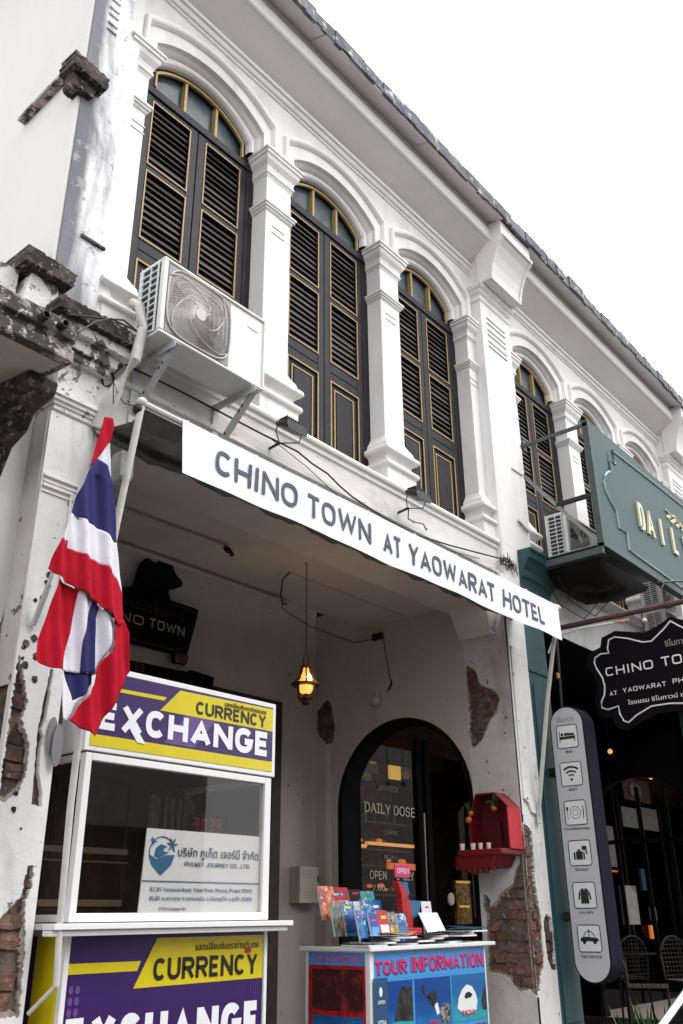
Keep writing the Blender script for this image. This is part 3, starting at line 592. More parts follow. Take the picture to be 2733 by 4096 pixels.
def lip(poly, axis, plane, parent, clip=None):
    cx_ = sum(p[0] for p in poly)/len(poly); cz_ = sum(p[1] for p in poly)/len(poly)
    o_ = [(cx_+(p[0]-cx_)*1.06, cz_+(p[1]-cz_)*1.02) for p in poly]
    i_ = []
    for p in poly:
        d = Vector((p[0]-cx_, p[1]-cz_)); L0 = d.length; d = d*(max(.3, 1-R.uniform(.010, .030)/max(.02, L0))); i_.append((cx_+d.x, cz_+d.y))
    if clip: o_ = [clip(p) for p in o_]; i_ = [clip(p) for p in i_]
    n = len(poly); b = B()
    f = (lambda p, q: (p[0], plane+q, p[1])) if axis == 'y' else (lambda p, q: (plane+q, p[0], p[1]))
    v = [f(p, .009) for p in o_]+[f(p, .013) for p in i_]+[f(p, .030) for p in i_]
    b.add(v, [(k, (k+1) % n, n+(k+1) % n, n+k) for k in range(n)]+[(n+k, n+(k+1) % n, 2*n+(k+1) % n, 2*n+k) for k in range(n)])
    mk('plaster_lip', b, 'lip_plaster', parent, fix=False)
lip(rough(su, .008, .03), 'x', 4.91, H); lip(slr, 'x', 4.91, H, lambda p: (max(-.249, p[0]), p[1])); lip(flr, 'y', -.25, H, lambda p: (max(4.9115, p[0]), p[1]))
lip(pAr, 'y', -.25, LP, lambda p: (max(.476, p[0]), p[1])); lip(pBr, 'y', -.25, LP, lambda p: (max(.476, p[0]), p[1]))
# transverse wall with its round arch
arc = [(.898-.725*math.cos(PI*i/24), 2.03+.725*math.sin(PI*i/24)) for i in range(25)]
b = B().pyz([(.174, 3.9), (.174, 2.04)]+arc[1:-1]+[(1.623, 2.03), (1.623, 0), (1.90, 0), (1.90, 3.9)], 4.912, 5.10)
mk('transverse_wall', b, 'arcade_wall', H)
lin = [(.898-r_*math.cos(PI*i/24), 2.03+r_*math.sin(PI*i/24)) for r_, rg in ((.724, range(25)), (.675, range(24, -1, -1))) for i in rg]
k = 25; outer_, inner_ = lin[:k], lin[k:]
mk('door_arch_lining', B().pyz([(.174, 0)]+outer_+[(1.622, 0), (1.573, 0)]+inner_+[(.223, 0)], 4.918, 5.13), 'cafe_black', H)
pk = [(1.742, 3.047), (1.698, 2.99), (1.665, 2.885), (1.644, 2.767), (1.678, 2.625), (1.743, 2.624), (1.831, 2.708), (1.866, 2.78), (1.854, 2.944), (1.787, 3.002)]
b = B().prism(rough(pk, .008, .03), lambda p: (4.908, p[0], p[1]), lambda p: (4.9115, p[0], p[1])); mk('broken_plaster_bed', b, 'mortar', H)
bricks(pk, 'x', 4.895, H, 'brick_dark', depth=.016, rec=.004)
mk('arch_reveal_strip', B().box(4.905, 4.9118, 1.70, 1.76, 0, 2.62), 'pier_side', H)
# back wall, ceiling, beams of the arcade
b = B().pxz([(.1, 0), (2.9, 0), (2.9, 2.96), (4.40, 2.96), (4.40, 0), (4.911, 0), (4.911, 4.15), (.1, 4.15)], 1.88, 2.0); mk('back_wall', b, 'arcade_wall', H)
b = B().box(.1, 4.91, .0, 1.27, 3.66, 3.76); b.box(.1, 4.91, 1.27, 2.0, 4.08, 4.15); mks('arcade_ceiling', b, 'arcade_ceiling', H)
bx('front_beam_soffit', (.74, 4.911, -.199, .22, 3.548, 3.559), 'arcade_ceiling', H)
bx('arcade_floor', (.1, 4.91, -.24, 1.88, .002, .012), 'floor_tile', H)
bx('arcade_end_wall', (.0, .1, .2, 2.0, 0, 4.1), 'kiosk_inside', H)
d = mk('entrance_door', B().box(2.98, 4.32, 1.93, 1.97, 0, 2.88), 'brown_wood', H)
b = B(); b.box(2.9, 3.0, 1.86, 1.98, 0, 2.96); b.box(4.30, 4.42, 1.86, 1.98, 0, 2.96); b.box(3.0, 4.30, 1.86, 1.98, 2.84, 2.96); mks('door_frame', b, 'brown_wood', d, bev=.006)
b = B()
for x in (3.05, 3.70):
    for z0, z1 in ((.2, 1.2), (1.3, 2.3), (2.38, 2.76)): b.box(x, x+.53, 1.915, 1.93, z0, z1)
mks('door_panel', b, 'dark_wood', d, bev=.01)
b = B(); b.box(3.05, 4.24, 1.90, 1.915, 2.42, 2.44); b.box(3.05, 4.24, 1.90, 1.915, 2.70, 2.72); mks('door_moulding', b, 'slat', d)

# ================================================================== 2. left neighbour: set back pier and mossy canopy
N = thing('left_shophouse', 'pale neighbouring shophouse at the left edge with a mossy concrete canopy and bare brick foot', 'building', (-1.2, 0, 0))
b = B().box(-.62, .474, -.072, .18, 0, 3.6); mk('pier_core', b, 'mortar', N)
pN = [(.473, 2.50), (.455, 2.36), (.435, 2.25), (.40, 2.50), (.375, 2.30), (.30, 2.20), (.10, 2.05), (-.20, 1.95), (-.20, 1.60), (.10, 1.50), (.25, 1.45), (.36, 1.52), (.42, 1.58), (.46, 1.64), (.473, 1.72)]
b = B().sheet([[(-.62, 0), (.48, 0), (.48, 3.6), (-.62, 3.6)], rough([(min(p[0], .470), p[1]) for p in pN], .005, .03)], lambda p: (p[0], -.10, p[1]), lambda p: (p[0], -.071, p[1])); mk('pier_plaster', b, 'cream_wall', N)
bricks(pN, 'y', -.10, N, 'brick_dark')
mk('pier_return', B().box(.468, .4745, -.235, -.101, 2.1, 3.5), 'pier_side', N)
bx('lower_wall', (-6, -.62, 1.9, 2.1, 0, 4.2), 'arcade_wall', N)
cn = mk('canopy', B().pyz([(-.80, 3.42), (-.80, 3.48), (-.775, 3.49), (-.775, 3.52), (-.80, 3.53), (-.80, 3.62), (.6, 3.80), (.6, 3.66), (-.10, 3.50), (-.72, 3.42)], -3.2, .235), 'mossy_concrete', N, bev=.006)
mk('canopy_soffit', B().pyz([(-.755, 3.413), (-.755, 3.419), (-.10, 3.494), (-.10, 3.488)], -3.2, .20), 'soffit_beige', cn)
for x, z in ((.05, 3.56), (.145, 3.565)):
    v = []; n = 14; b = B()
    for r_, y in ((.021, -.802), (.021, -.845), (.014, -.845), (.014, -.80)): v += [(x+r_*math.cos(2*PI*i/n), y, z+r_*math.sin(2*PI*i/n)) for i in range(n)]
    b.add(v, [(n*i+j, n*i+(j+1) % n, n*i+n+(j+1) % n, n*i+n+j) for i in range(3) for j in range(n)]+[tuple(range(3*n, 4*n))]); mk('drain_spout', b, 'dark_moss', cn, smooth=True)
b = B()
b.pyz([(-.10, 3.49), (-.60, 3.43), (-.58, 3.36), (-.42, 3.33), (-.38, 3.25), (-.26, 3.20), (-.20, 3.08), (-.10, 3.02)], .14, .30)
b.pyz([(-.10, 3.50), (-.34, 3.47), (-.30, 3.38), (-.22, 3.33), (-.10, 3.30)], -.5, .14)
mks('canopy_bracket', b, 'dark_moss', cn, bev=.015)
b = B(); b.pxz(rough([(.17, 4.22), (.45, 4.205), (.47, 4.30), (.17, 4.315)], .006, .03), -.335, -.10); b.pyz([(-.20, 4.36), (.45, 4.30), (.45, 4.42), (-.20, 4.44)], .24, .34); mks('balcony_coping', b, 'dark_moss', N, bev=.006)
b = B().pxz([(.20, 3.80), (.50, 3.80), (.43, 4.0), (.40, 4.21), (.24, 4.21), (.21, 4.0)], -.28, -.05); mk('balcony_post', b, 'drip_plaster', N, bev=.01)
bx('balcony_wall', (-3.2, .484, -.05, .1, 3.6, 4.3), 'drip_plaster', N)
bx('balcony_parapet', (-3.2, .20, -.22, -.08, 3.7, 4.22), 'drip_plaster', N)

# ================================================================== 3. right neighbour (cafe bay) and 4. the far bay
def lower_bay(P, x0, xw, colour='cafe_black'):
    """arcade behind: floor, back wall, ceiling between x0 and transverse wall xw"""
    bx('arcade_ceiling', (x0, xw, -.05, 2.0, 3.70, 3.8), 'cafe_black', P)
C2 = thing('cafe_shophouse', 'white shophouse with teal painted pier and dark cafe front right of the hotel', 'building', (7.8, 0, 0))
CX2 = [6.32, 7.76, 9.20]
for cx in CX2: make_window(cx, C2, sc=1.0)
upper_storey(C2, CX2, 5.536, 9.86, seed=8)
pillar(5.64, 5.75, C2); pillar(6.90, 7.18, C2); pillar(8.34, 8.62, C2); pillar(9.74, 9.859, C2)
pilaster(9.86, 10.42, C2); roof(C2, 5.54, 10.4, 9)
mk('facade_band', B().box(5.60, 10.4, -.19, .2, 3.55, 4.18), 'aged_plaster', C2)
mk('sill_ledge', B().pyz([(-.10, 4.192), (-.235, 4.192), (-.242, 4.17), (-.235, 4.15), (-.21, 4.11), (-.10, 4.10)], 5.54, 9.86), 'white_moulding', C2)
b = B().rings(5.252, 5.62, -.245, .17, [(0, 0), (0, 3.05), (.012, 3.06), (.012, 3.10), (0, 3.11), (0, 3.62), (.015, 3.63), (.015, 3.66), (0, 3.67), (0, 3.82)]); mk('teal_pier', b, 'teal', C2, bev=.004)
b = B().rings(5.254, 5.80, -.25, .10, [(.0, 3.80), (.01, 3.86), (.02, 3.90), (.045, 3.92), (.05, 3.98), (.075, 4.02), (.095, 4.06), (.12, 4.08), (.125, 4.14), (.14, 4.15), (.14, 4.168), (.03, 4.17)])
b.v = [(max(p[0], 5.252), p[1], p[2]) for p in b.v]
mk('teal_capital', b, 'teal', C2, bev=.004)
mk('teal_panel', B().box(5.31, 5.57, -.256, -.245, .4, 2.95), 'teal', C2, bev=.006)
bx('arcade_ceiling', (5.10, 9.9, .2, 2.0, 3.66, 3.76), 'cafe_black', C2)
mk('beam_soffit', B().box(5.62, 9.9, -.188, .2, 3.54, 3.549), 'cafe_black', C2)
# cafe front on the back wall: dark timber, glazing with bars, glowing shelves behind
cf = mk('cafe_front', B().box(5.1, 16, 2.02, 2.08, 2.80, 4.1).box(5.1, 5.62, 2.02, 2.08, 0, 2.80).box(5.62, 7.3, 2.03, 2.07, 2.62, 2.80), 'cafe_brown', C2)
b = B()
for x in (5.62, 6.70, 6.86, 7.9, 9.0, 10.2, 11.2, 11.85, 12.6, 13.4, 14.4): b.box(x, x+.09, 1.99, 2.06, 0, 2.95)
b.box(5.62, 14.5, 1.99, 2.06, 0, .25); mks('cafe_mullion', b, 'cafe_black', cf, bev=.005)
mk('cafe_glass', B().box(5.70, 14.4, 2.02, 2.026, .25, 2.95), 'shop_glass', cf)
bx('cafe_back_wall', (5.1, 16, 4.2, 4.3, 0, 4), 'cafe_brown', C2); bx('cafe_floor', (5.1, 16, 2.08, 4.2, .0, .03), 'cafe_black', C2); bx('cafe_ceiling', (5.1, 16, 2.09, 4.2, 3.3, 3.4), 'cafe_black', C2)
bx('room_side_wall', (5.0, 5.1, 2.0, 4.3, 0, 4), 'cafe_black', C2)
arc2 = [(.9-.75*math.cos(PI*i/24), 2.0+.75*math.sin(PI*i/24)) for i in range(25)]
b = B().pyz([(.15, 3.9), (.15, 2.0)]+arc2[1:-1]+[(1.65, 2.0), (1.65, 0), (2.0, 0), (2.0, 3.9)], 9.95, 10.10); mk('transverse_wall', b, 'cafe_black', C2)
bx('far_pier', (9.86, 10.42, -.25, .15, 0, 4.17), 'teal', C2)
bx('arcade_floor', (5.63, 9.85, -.30, 2.0, .002, .014), 'cafe_brown', C2)
b = B()
for i in range(25):
    a = PI*i/24
mk('cafe_arch_glazing', B().pyz([(.17, .3)]+[(.9+.73*math.cos(PI*i/20), 2.0+.73*math.sin(PI*i/20)) for i in range(21)]+[(1.63, .3)], 10.02, 10.03), 'shop_glass', C2)
b = B()
for y in (.55, .9, 1.25): b.box(9.99, 10.02, y-.025, y+.025, .3, 2.62)
b.box(9.99, 10.02, .17, 1.63, 1.95, 2.0); b.box(9.99, 10.02, .17, 1.63, .3, .5); mks('arch_glazing_bar', b, 'cafe_black', C2)
# lit things inside the cafe
def inner(name, x0, x1, y, z0, z1, m, label, cat, group=None, th=.04):
    return bx(name, (x0, x1, y, y+th, z0, z1), m, None, bev=.004, label=label, cat=cat, group=group)
FA = thing('far_shophouse', 'white far shophouse at the right edge seen beyond the green sign', 'building', (13, 0, 0))
CX3 = [11.2, 12.64, 14.08]
for cx in CX3: make_window(cx, FA)
upper_storey(FA, CX3, 10.421, 14.75, seed=12)
pillar(10.54, 10.65, FA); pillar(11.78, 12.06, FA); pillar(13.22, 13.5, FA); pilaster(14.75, 15.3, FA); roof(FA, 10.4, 15.3, 14)
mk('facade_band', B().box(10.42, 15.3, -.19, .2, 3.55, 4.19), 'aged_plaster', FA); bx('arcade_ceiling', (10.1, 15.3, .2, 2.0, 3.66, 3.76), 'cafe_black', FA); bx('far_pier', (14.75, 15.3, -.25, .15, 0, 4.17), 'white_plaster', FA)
bx('end_wall', (15.31, 15.4, -.1, 4.3, 0, 4.1), 'cafe_black', FA)
# street opposite (seen in the glass, shades the arcade)
for i, (x0, x1, h, m) in enumerate(((-14, -5, 7.2, 'far_cream'), (-5, 4, 8.0, 'far_cream'), (4, 13, 7.4, 'far_cream'))):
    O = thing('opposite_shophouse', ['low cream shophouse across the street, west end', 'tallest cream shophouse across the street', 'cream shophouse across the street, east end'][i], 'building', ((x0+x1)/2, -14, -.3))
    bx('wall', (x0, x1, -18, -13, -.3, h), m, O); b = B()
    for k in range(3):
        xx = x0+1+k*2.7; bx('window', (xx, xx+1.6, -13.02, -12.98, h-3.2, h-1.2), 'far_window', O)
    bx('shopfront', (x0+.6, x1-.6, -13.02, -12.97, 0, 2.9), 'far_window', O)

# ================================================================== awning frame, banner
GA = thing('banner_gantry', 'white pipe frame with two long arms holding up the hotel banner', 'pipe frame', (2.9, -.25, .8))
mk('top_pipe', B().tube([(.715, -.66, 3.49), (5.10, -.66, 3.495)], .017), 'pvc', GA, smooth=True)
mk('arm', B().tube([(.724, -.66, 3.49), (.715, -.565, 2.867), (.714, -.50, 2.43), (.716, -.445, 1.915), (.735, -.41, 1.6), (.775, -.367, 1.13), (.795, -.36, .90)], [.018, .0175, .017, .016, .0155, .014, .0135], 10), 'pvc', GA, smooth=True)
mk('arm', B().tube([(5.095, -.66, 3.495), (5.115, -.46, 2.7), (5.145, -.275, 1.87)], .0175), 'pvc', GA, smooth=True)
mk('brace_rod', B().tube([(.795, -.362, .905), (.745, -.26, .80)], .009), 'pvc', GA, smooth=True)
for x in (.722, 5.095): mk('elbow', B().ball((x, -.66, 3.492), .028), 'pvc', GA, smooth=True)
mk('pivot_plate', B().box(5.12, 5.17, -.280, -.268, 1.80, 1.90), 'pvc', GA, bev=.004)
b = B(); n = 60; v = []
for i in range(n+1):
    x = .76+(5.05-.76)*i/n; sag = .012*math.sin(i*.9)+.008*math.sin(i*2.3)
    v += [(x, -.645, 3.475), (x, -.54, 3.445+sag), (x, -.40, 3.47+sag), (x, -.262, 3.53), (x, -.258, 3.50+sag), (x, -.275, 3.475+sag), (x, -.225, 3.47+sag)]
m = 7; b.add(v, [(m*i+j, m*i+m+j, m*i+m+j+1, m*i+j+1) for i in range(n) for j in range(m-1)])
o = mk('awning_cloth', b, 'awning_cloth', None, smooth='all', label='dusty grey awning cloth folded up behind the hotel banner', cat='awning', fix=False)
md = o.modifiers.new('solid', 'SOLIDIFY'); md.thickness = .004
BN = thing('hotel_banner', 'long white banner with grey capital letters naming the hotel, stretched under the shutter windows', 'banner', (3.0, -.66, 3.2))
b = B(); n = 120; v = []
def bw(x, t): return -.680+.0045*math.sin(x*5+t*2)*(1-t)+.003*math.sin(x*17+t*5)*math.sin(PI*t)+.0035*noise.noise(Vector((x*6, t*2.2, 0)))
for i in range(n+1):
    x = .972+(5.072-.972)*i/n
    lo = 3.202+.004*math.sin(x*4.2)+.003*math.sin(x*11)
    v += [(x+(.018*(1-j/6) if i == 0 else 0), bw(x, j/6), lo+(3.500-lo)*j/6) for j in range(7)]
b.add(v, [(7*i+j, 7*i+7+j, 7*i+8+j, 7*i+j+1) for i in range(n) for j in range(6)])
o = mk('cloth', b, 'banner_cloth', BN, fix=False); md = o.modifiers.new('solid', 'SOLIDIFY'); md.thickness = .0012
for k in range(9): mk('tie', B().tube([(1.0+.505*k+.012*math.cos(a), -.664+.022*math.sin(a), 3.492+.022*math.cos(a)) for a in [2*PI*i/10 for i in range(11)]], .0022, 5), 'white_vinyl', BN)
def on_banner(o):
    rl = rootloc(o)
    for v in o.data.vertices:
        w = v.co+rl; t = (w.z-3.2)/.3; w.y = bw(w.x, t)-.004+(w.y+.70); v.co = w-rl
for word, x0, x1, z0, z1 in (('CHINO', 1.207, 1.845, 3.283, 3.424), ('TOWN', 1.928, 2.535, 3.277, 3.420), ('AT', 2.660, 2.855, 3.274, 3.416), ('YAOWARAT', 2.935, 4.035, 3.270, 3.412), ('HOTEL', 4.145, 4.795, 3.268, 3.408)):
    t = block('lettering', word, (x0, -.70, z0), EX, EZ, x1-x0, z1-z0, 'ink', BN, th=.0015, t=.165, gap=.13)
    on_banner(t)

# ================================================================== outdoor AC units
def ac_unit(x0, x1, y0, y1, z0, z1, label, detail=True):
    T = thing('outdoor_ac_unit', label, 'air conditioner', ((x0+x1)/2, y1, z0)); w = x1-x0; h = z1-z0; d = y1-y0
    b = B(); b.box(x0+.012, x1, y0+.014, y1, z0+.006, z1-.006); mk('casing', b, 'cream_metal', T, bev=.008)
    b = B()
    for (a, c) in ((z1-.022, z1), (z0, z0+.02)): b.box(x0, x1+.004, y0+.002, y1+.004, a, c)
    mks('casing_rim', b, 'cream_metal', T, bev=.008)
    b = B(); b.box(x0, x0+.028, y0, y0+.035, z0+.02, z1-.022); b.box(x1-.012, x1+.003, y0, y0+.03, z0+.02, z1-.022); b.box(x0, x0+.018, y1-.03, y1, z0+.02, z1-.022); mks('corner_post', b, 'cream_metal', T, bev=.006)
    mk('coil', B().box(x0+.004, x0+.013, y0+.05, y1-.02, z0+.02, z1-.022), 'coil', T)
    b = B(); n = 11
    for i in range(n): z = z0+.03+(h-.06)*i/(n-1); b.box(x0-.006, x0+.003, y0+.045, y1-.02, z-.0035, z+.0035)
    for yy in (y0+.05, (y0+y1)/2, y1-.04): b.box(x0-.008, x0+.002, yy-.003, yy+.003, z0+.02, z1-.02)
    mk('side_grid', b, 'white_metal', T, kind='stuff')
    # fan guard
    gx = x0+.035+(w*.60)/2; gz = z0+h*.5; hw, hh = w*.295, h*.44
    mk('fan_recess', B().box(gx-hw, gx+hw, y0+.008, y0+.0145, gz-hh, gz+hh), 'grey_metal', T)
    b = B(); y = y0-.004
    def sq(r, a):
        c, s_ = math.cos(a), math.sin(a); k = (abs(c)**4+abs(s_)**4)**(-.25)
        return (gx+hw*r*c*k, y+.006*r, gz+hh*r*s_*k)
    b.tube([sq(1, 2*PI*i/48) for i in range(49)], .0055, 6, caps=False); 
    if detail:
        for k in range(90):
            a0 = 2*PI*k/90; b.tube([sq(.16+.84*t/7, a0+1.25*(t/7)**.8) for t in range(8)], .0017, 3, caps=False)
        for r in (.16, .3, .45, .6, .75, .88): b.tube([sq(r, 2*PI*i/32) for i in range(33)], .0016, 3, caps=False)
        for k in range(4):
            a0 = PI/2*k+.3; b.tube([sq(.16+.84*t/9, a0+2.2*(t/9)) for t in range(10)], .0042, 5, caps=False)
    else:
        for k in range(16): a0 = 2*PI*k/16; b.tube([sq(.16+.84*t/4, a0+.9*(t/4)) for t in range(5)], .0016, 3, caps=False)
    mk('fan_guard', b, 'grille_wire', T, kind='stuff')
    b = B()
    mk('guard_hub', B().tube([(gx, y0-.007, gz), (gx, y0+.002, gz)], hh*.17, 16), 'grille_wire', T)
    for k in range(3):
        a = 2*PI*k/3+.5; v = []
        for i in range(5):
            r = .04+(.36*h)*i/4; v += [(gx+r*math.cos(a), y0+.002, gz+r*math.sin(a)), (gx+r*math.cos(a+.7), y0+.0075, gz+r*math.sin(a+.7))]
        b.add(v, [(2*i, 2*i+1, 2*i+3, 2*i+2) for i in range(4)])
    mk('fan_blade', b, 'black_metal', T, fix=False)
    mk('badge', B().box(x1-.14, x1-.06, y0+.010, y0+.0138, z1-.12, z1-.06), 'white_vinyl', T)
    return T
T = ac_unit(.865, 1.673, -.555, -.326, 4.053, 4.569, 'large cream air conditioner on steel brackets in front of the first shutter window')
for x in (.985, 1.60):
    b = B(); b.box(x-.02, x+.02, -.575, -.19, 4.022, 4.027); b.box(x-.02, x-.016, -.575, -.19, 4.0, 4.048)
    b.prism([(-.545, 4.03), (-.51, 4.03), (-.205, 3.745), (-.205, 3.70)], lambda p: (x-.003, p[0], p[1]), lambda p: (x+.032, p[0], p[1]))
    b.box(x-.02, x+.03, -.212, -.202, 3.66, 4.05); mk('bracket', b, 'galvanised', T, bev=.002)
    b = B()
    for t in (.25, .33, .7): yy = -.53+.32*t; zz = 4.03-.30*t; b.box(x-.0045, x-.0029, yy-.008, yy+.006, zz-.012, zz+.004)
    mks('bolt_hole', b, 'void', T)
ac_unit(5.89, 6.66, -.471, -.242, 4.26, 4.72, 'small cream air conditioner standing behind the green cafe sign', detail=False)
ac_unit(8.10, 8.48, -.50, -.25, 4.31, 4.62, 'far upper air conditioner glimpsed under the green sign', detail=False)
ac_unit(8.10, 8.48, -.50, -.25, 3.98, 4.26, 'far lower air conditioner glimpsed under the green sign', detail=False)
mk('insulated_pipe', B().tube([(.83, -.34, 4.32), (.82, -.42, 4.25), (.842, -.44, 4.10), (.825, -.42, 3.90), (.785, -.36, 3.76), (.745, -.30, 3.62), (.735, -.26, 3.5)], .030, 12), 'pvc', smooth=True, label='thick pale insulated pipe bending down from the large air conditioner to the flag', cat='pipe')
b = B()
for k in range(5):
    z = 3.72+.03*k; b.lathe((.775+.012*k, -.345-.01*k, z), [(.033, 0), (.034, .008)], 10)
mk('copper_coil', B().tube([(.78+.07*math.cos(a)*.6, -.24+.01*math.sin(3*a), 3.86+.07*math.sin(a)) for a in [i*.45 for i in range(30)]], .006, 6).tube([(.83, -.25, 4.0), (.86, -.26, 3.95), (.80, -.27, 3.86), (.84, -.25, 3.80)], .005, 6), 'dark_moss', smooth=True, label='loop of dirty pipe hanging beside the thick pale pipe under the cornice', cat='pipe')
# ================================================================== wires and floodlights
cab = [(.40, -.42, 3.96), (.56, -.44, 4.02), (.72, -.43, 4.10), (.84, -.40, 4.10), (.80, -.42, 4.085), (.62, -.46, 4.04), (.50, -.5, 3.93), (.40, -.52, 3.80)]
mk('loose_cable', B().tube(cab, .0055, 6), 'black_cable', smooth=True, label='grey cable curling over the mossy cornice beside the air conditioner', cat='cable')
cab = [(.86, -.23, 3.99), (1.3, -.23, 4.005), (1.98, -.25, 3.99), (2.05, -.26, 3.985), (2.30, -.255, 3.995), (2.45, -.25, 3.965), (2.61, -.255, 3.945), (2.75, -.25, 3.90), (2.892, -.25, 3.865), (3.268, -.25, 3.825), (3.677, -.25, 3.82), (4.13, -.25, 3.875), (4.50, -.25, 3.93), (4.80, -.25, 3.975), (4.95, -.27, 3.99)]
mk('facade_cable', B().tube(cab, .0065, 6), 'black_cable', smooth=True, label='black cable sagging along the white band under the shutter windows', cat='cable')
mk('thin_wire', B().tube([(2.05, -.26, 3.98), (2.4, -.24, 3.93), (2.75, -.24, 3.82), (3.2, -.24, 3.74), (3.9, -.24, 3.80), (4.6, -.24, 3.90)], .003, 5), 'black_cable', smooth=True, label='thin grey wire hanging just below the black facade cable', cat='wire')
def floodlight(x, y, z, label):
    T = thing('floodlight', label, 'floodlight', (x, y, z), 'floodlights over the banner')
    mk('housing', B().prism([(-.09, -.03), (.09, -.03), (.10, .0), (.085, .035), (-.085, .035), (-.10, .0)], lambda p: (x+p[0], y-.10, z-.02+p[1]), lambda p: (x+p[0]*.85, y+.02, z+.03+p[1]*.6)), 'black_metal', T, bev=.006)
    b = B()
    for k in range(7): b.box(x-.06+.02*k-.003, x-.06+.02*k+.003, y-.07, y+.01, z+.035, z+.062)
    mks('cooling_fin', b, 'black_metal', T)
    mk('bracket', B().tube([(x-.105, y-.04, z), (x-.11, y-.01, z-.05), (x, y+.06, z-.07), (x+.11, y-.01, z-.05), (x+.105, y-.04, z)], .0045, 6).tube([(x, y+.06, z-.07), (x, -.2, z-.08)], .01, 6), 'black_metal', T, smooth=True)
floodlight(2.09, -.35, 4.03, 'black floodlight under the pillar between the first and second shutter windows')
floodlight(3.50, -.35, 4.045, 'black floodlight under the pillar between the second and third shutter windows')
mk('floodlight_wire', B().tube([(3.50, -.30, 3.98), (3.56, -.25, 3.92), (3.66, -.24, 3.93), (3.78, -.24, 3.95), (3.80, -.25, 3.90), (3.83, -.24, 3.93)], .005, 5), 'black_cable', smooth=True, label='short tangled wire end below the right floodlight', cat='wire')
b = B(); rr = random.Random(4)
for k in range(46):
    a = rr.uniform(0, 2*PI); l = rr.uniform(.05, .15); p0 = Vector((5.02+rr.uniform(-.1, .12), -.245, 3.965+rr.uniform(-.03, .03)))
    d = Vector((math.cos(a), -.25*rr.random(), math.sin(a)*.75)); b.tube([p0, p0+d*l*.5+Vector((0, -.02, .01)), p0+d*l+Vector((0, -.01, -.02))], [.005, .004, .0015], 4)
mk('dry_weed', b, 'twig', label='dry weed and twigs growing from the wall beside the teal capital', cat='weed', kind='thing')

# ================================================================== flag
F = thing('thai_flag', 'red white and blue striped national flag hanging in folds from a slanted white pole', 'flag', (.55, -.68, 1.84))
FP = [('red', [(0.555, 3.319), (0.563, 3.287), (0.555, 3.198), (0.533, 3.155), (0.5, 3.086), (0.48, 3.034), (0.465, 3.036), (0.479, 3.11), (0.498, 3.225), (0.514, 3.318)], 0.02),
 ('white', [(0.535, 3.189), (0.556, 3.19), (0.588, 2.982), (0.586, 2.959), (0.551, 3.056), (0.496, 3.09)], 0.035),
 ('blue', [(0.497, 3.084), (0.55, 3.066), (0.574, 3.009), (0.594, 2.951), (0.616, 2.861), (0.648, 2.712), (0.637, 2.706), (0.559, 2.747), (0.495, 2.757), (0.428, 2.753), (0.395, 2.775), (0.417, 2.877), (0.441, 2.959), (0.47, 3.046)], 0),
 ('white', [(0.43, 2.762), (0.495, 2.757), (0.559, 2.747), (0.637, 2.706), (0.648, 2.712), (0.679, 2.618), (0.709, 2.488), (0.67, 2.538), (0.602, 2.58), (0.515, 2.595), (0.399, 2.608), (0.372, 2.647), (0.395, 2.775)], 0),
 ('red', [(0.352, 2.636), (0.399, 2.645), (0.398, 2.61), (0.515, 2.595), (0.602, 2.58), (0.67, 2.538), (0.71, 2.488), (0.732, 2.349), (0.706, 2.328), (0.625, 2.382), (0.566, 2.409), (0.475, 2.441), (0.386, 2.466), (0.354, 2.476), (0.321, 2.491), (0.329, 2.541)], 0),
 ('red', [(0.385, 2.47), (0.488, 2.44), (0.484, 2.367), (0.479, 2.248), (0.463, 2.131), (0.449, 2.086), (0.389, 2.087), (0.317, 2.108), (0.334, 2.189), (0.357, 2.308), (0.374, 2.405)], 0.05),
 ('white', [(0.485, 2.442), (0.569, 2.41), (0.548, 2.335), (0.533, 2.237), (0.547, 2.091), (0.449, 2.086), (0.463, 2.131), (0.479, 2.248), (0.484, 2.367)], 0.05),
 ('blue', [(0.566, 2.412), (0.604, 2.397), (0.591, 2.345), (0.619, 2.106), (0.542, 2.09), (0.532, 2.228), (0.549, 2.33)], 0.045),
 ('white', [(0.598, 2.4), (0.709, 2.329), (0.667, 2.223), (0.613, 2.101), (0.588, 2.344)], 0.055),
 ('blue', [(0.466, 2.09), (0.53, 2.093), (0.612, 2.103), (0.617, 2.062), (0.576, 2.003), (0.529, 1.972)], 0.07),
 ('white', [(0.45, 2.087), (0.471, 2.087), (0.529, 1.972), (0.569, 1.995), (0.507, 1.884), (0.477, 1.887), (0.46, 1.984)], 0.06),
 ('red', [(0.69, 2.36), (0.735, 2.37), (0.759, 2.309), (0.784, 2.139), (0.706, 1.965), (0.636, 1.838), (0.507, 1.884), (0.563, 1.972), (0.614, 2.054), (0.618, 2.131), (0.677, 2.212)], 0.01),
 ('white', [(0.575, 2.40), (0.70, 2.37), (0.715, 2.25), (0.67, 2.12), (0.60, 2.09), (0.58, 2.2)], 0.085)]
def fold(x, z):
    u = (x-.55)*math.cos(.12)+(z-2.5)*.12
    return .012*math.sin(u*48+1.2*math.sin(z*3))+.006*math.sin(u*103+z*4)+.005*math.sin(z*9+x*14)+.004*noise.noise(Vector((x*30, z*9, 2)))
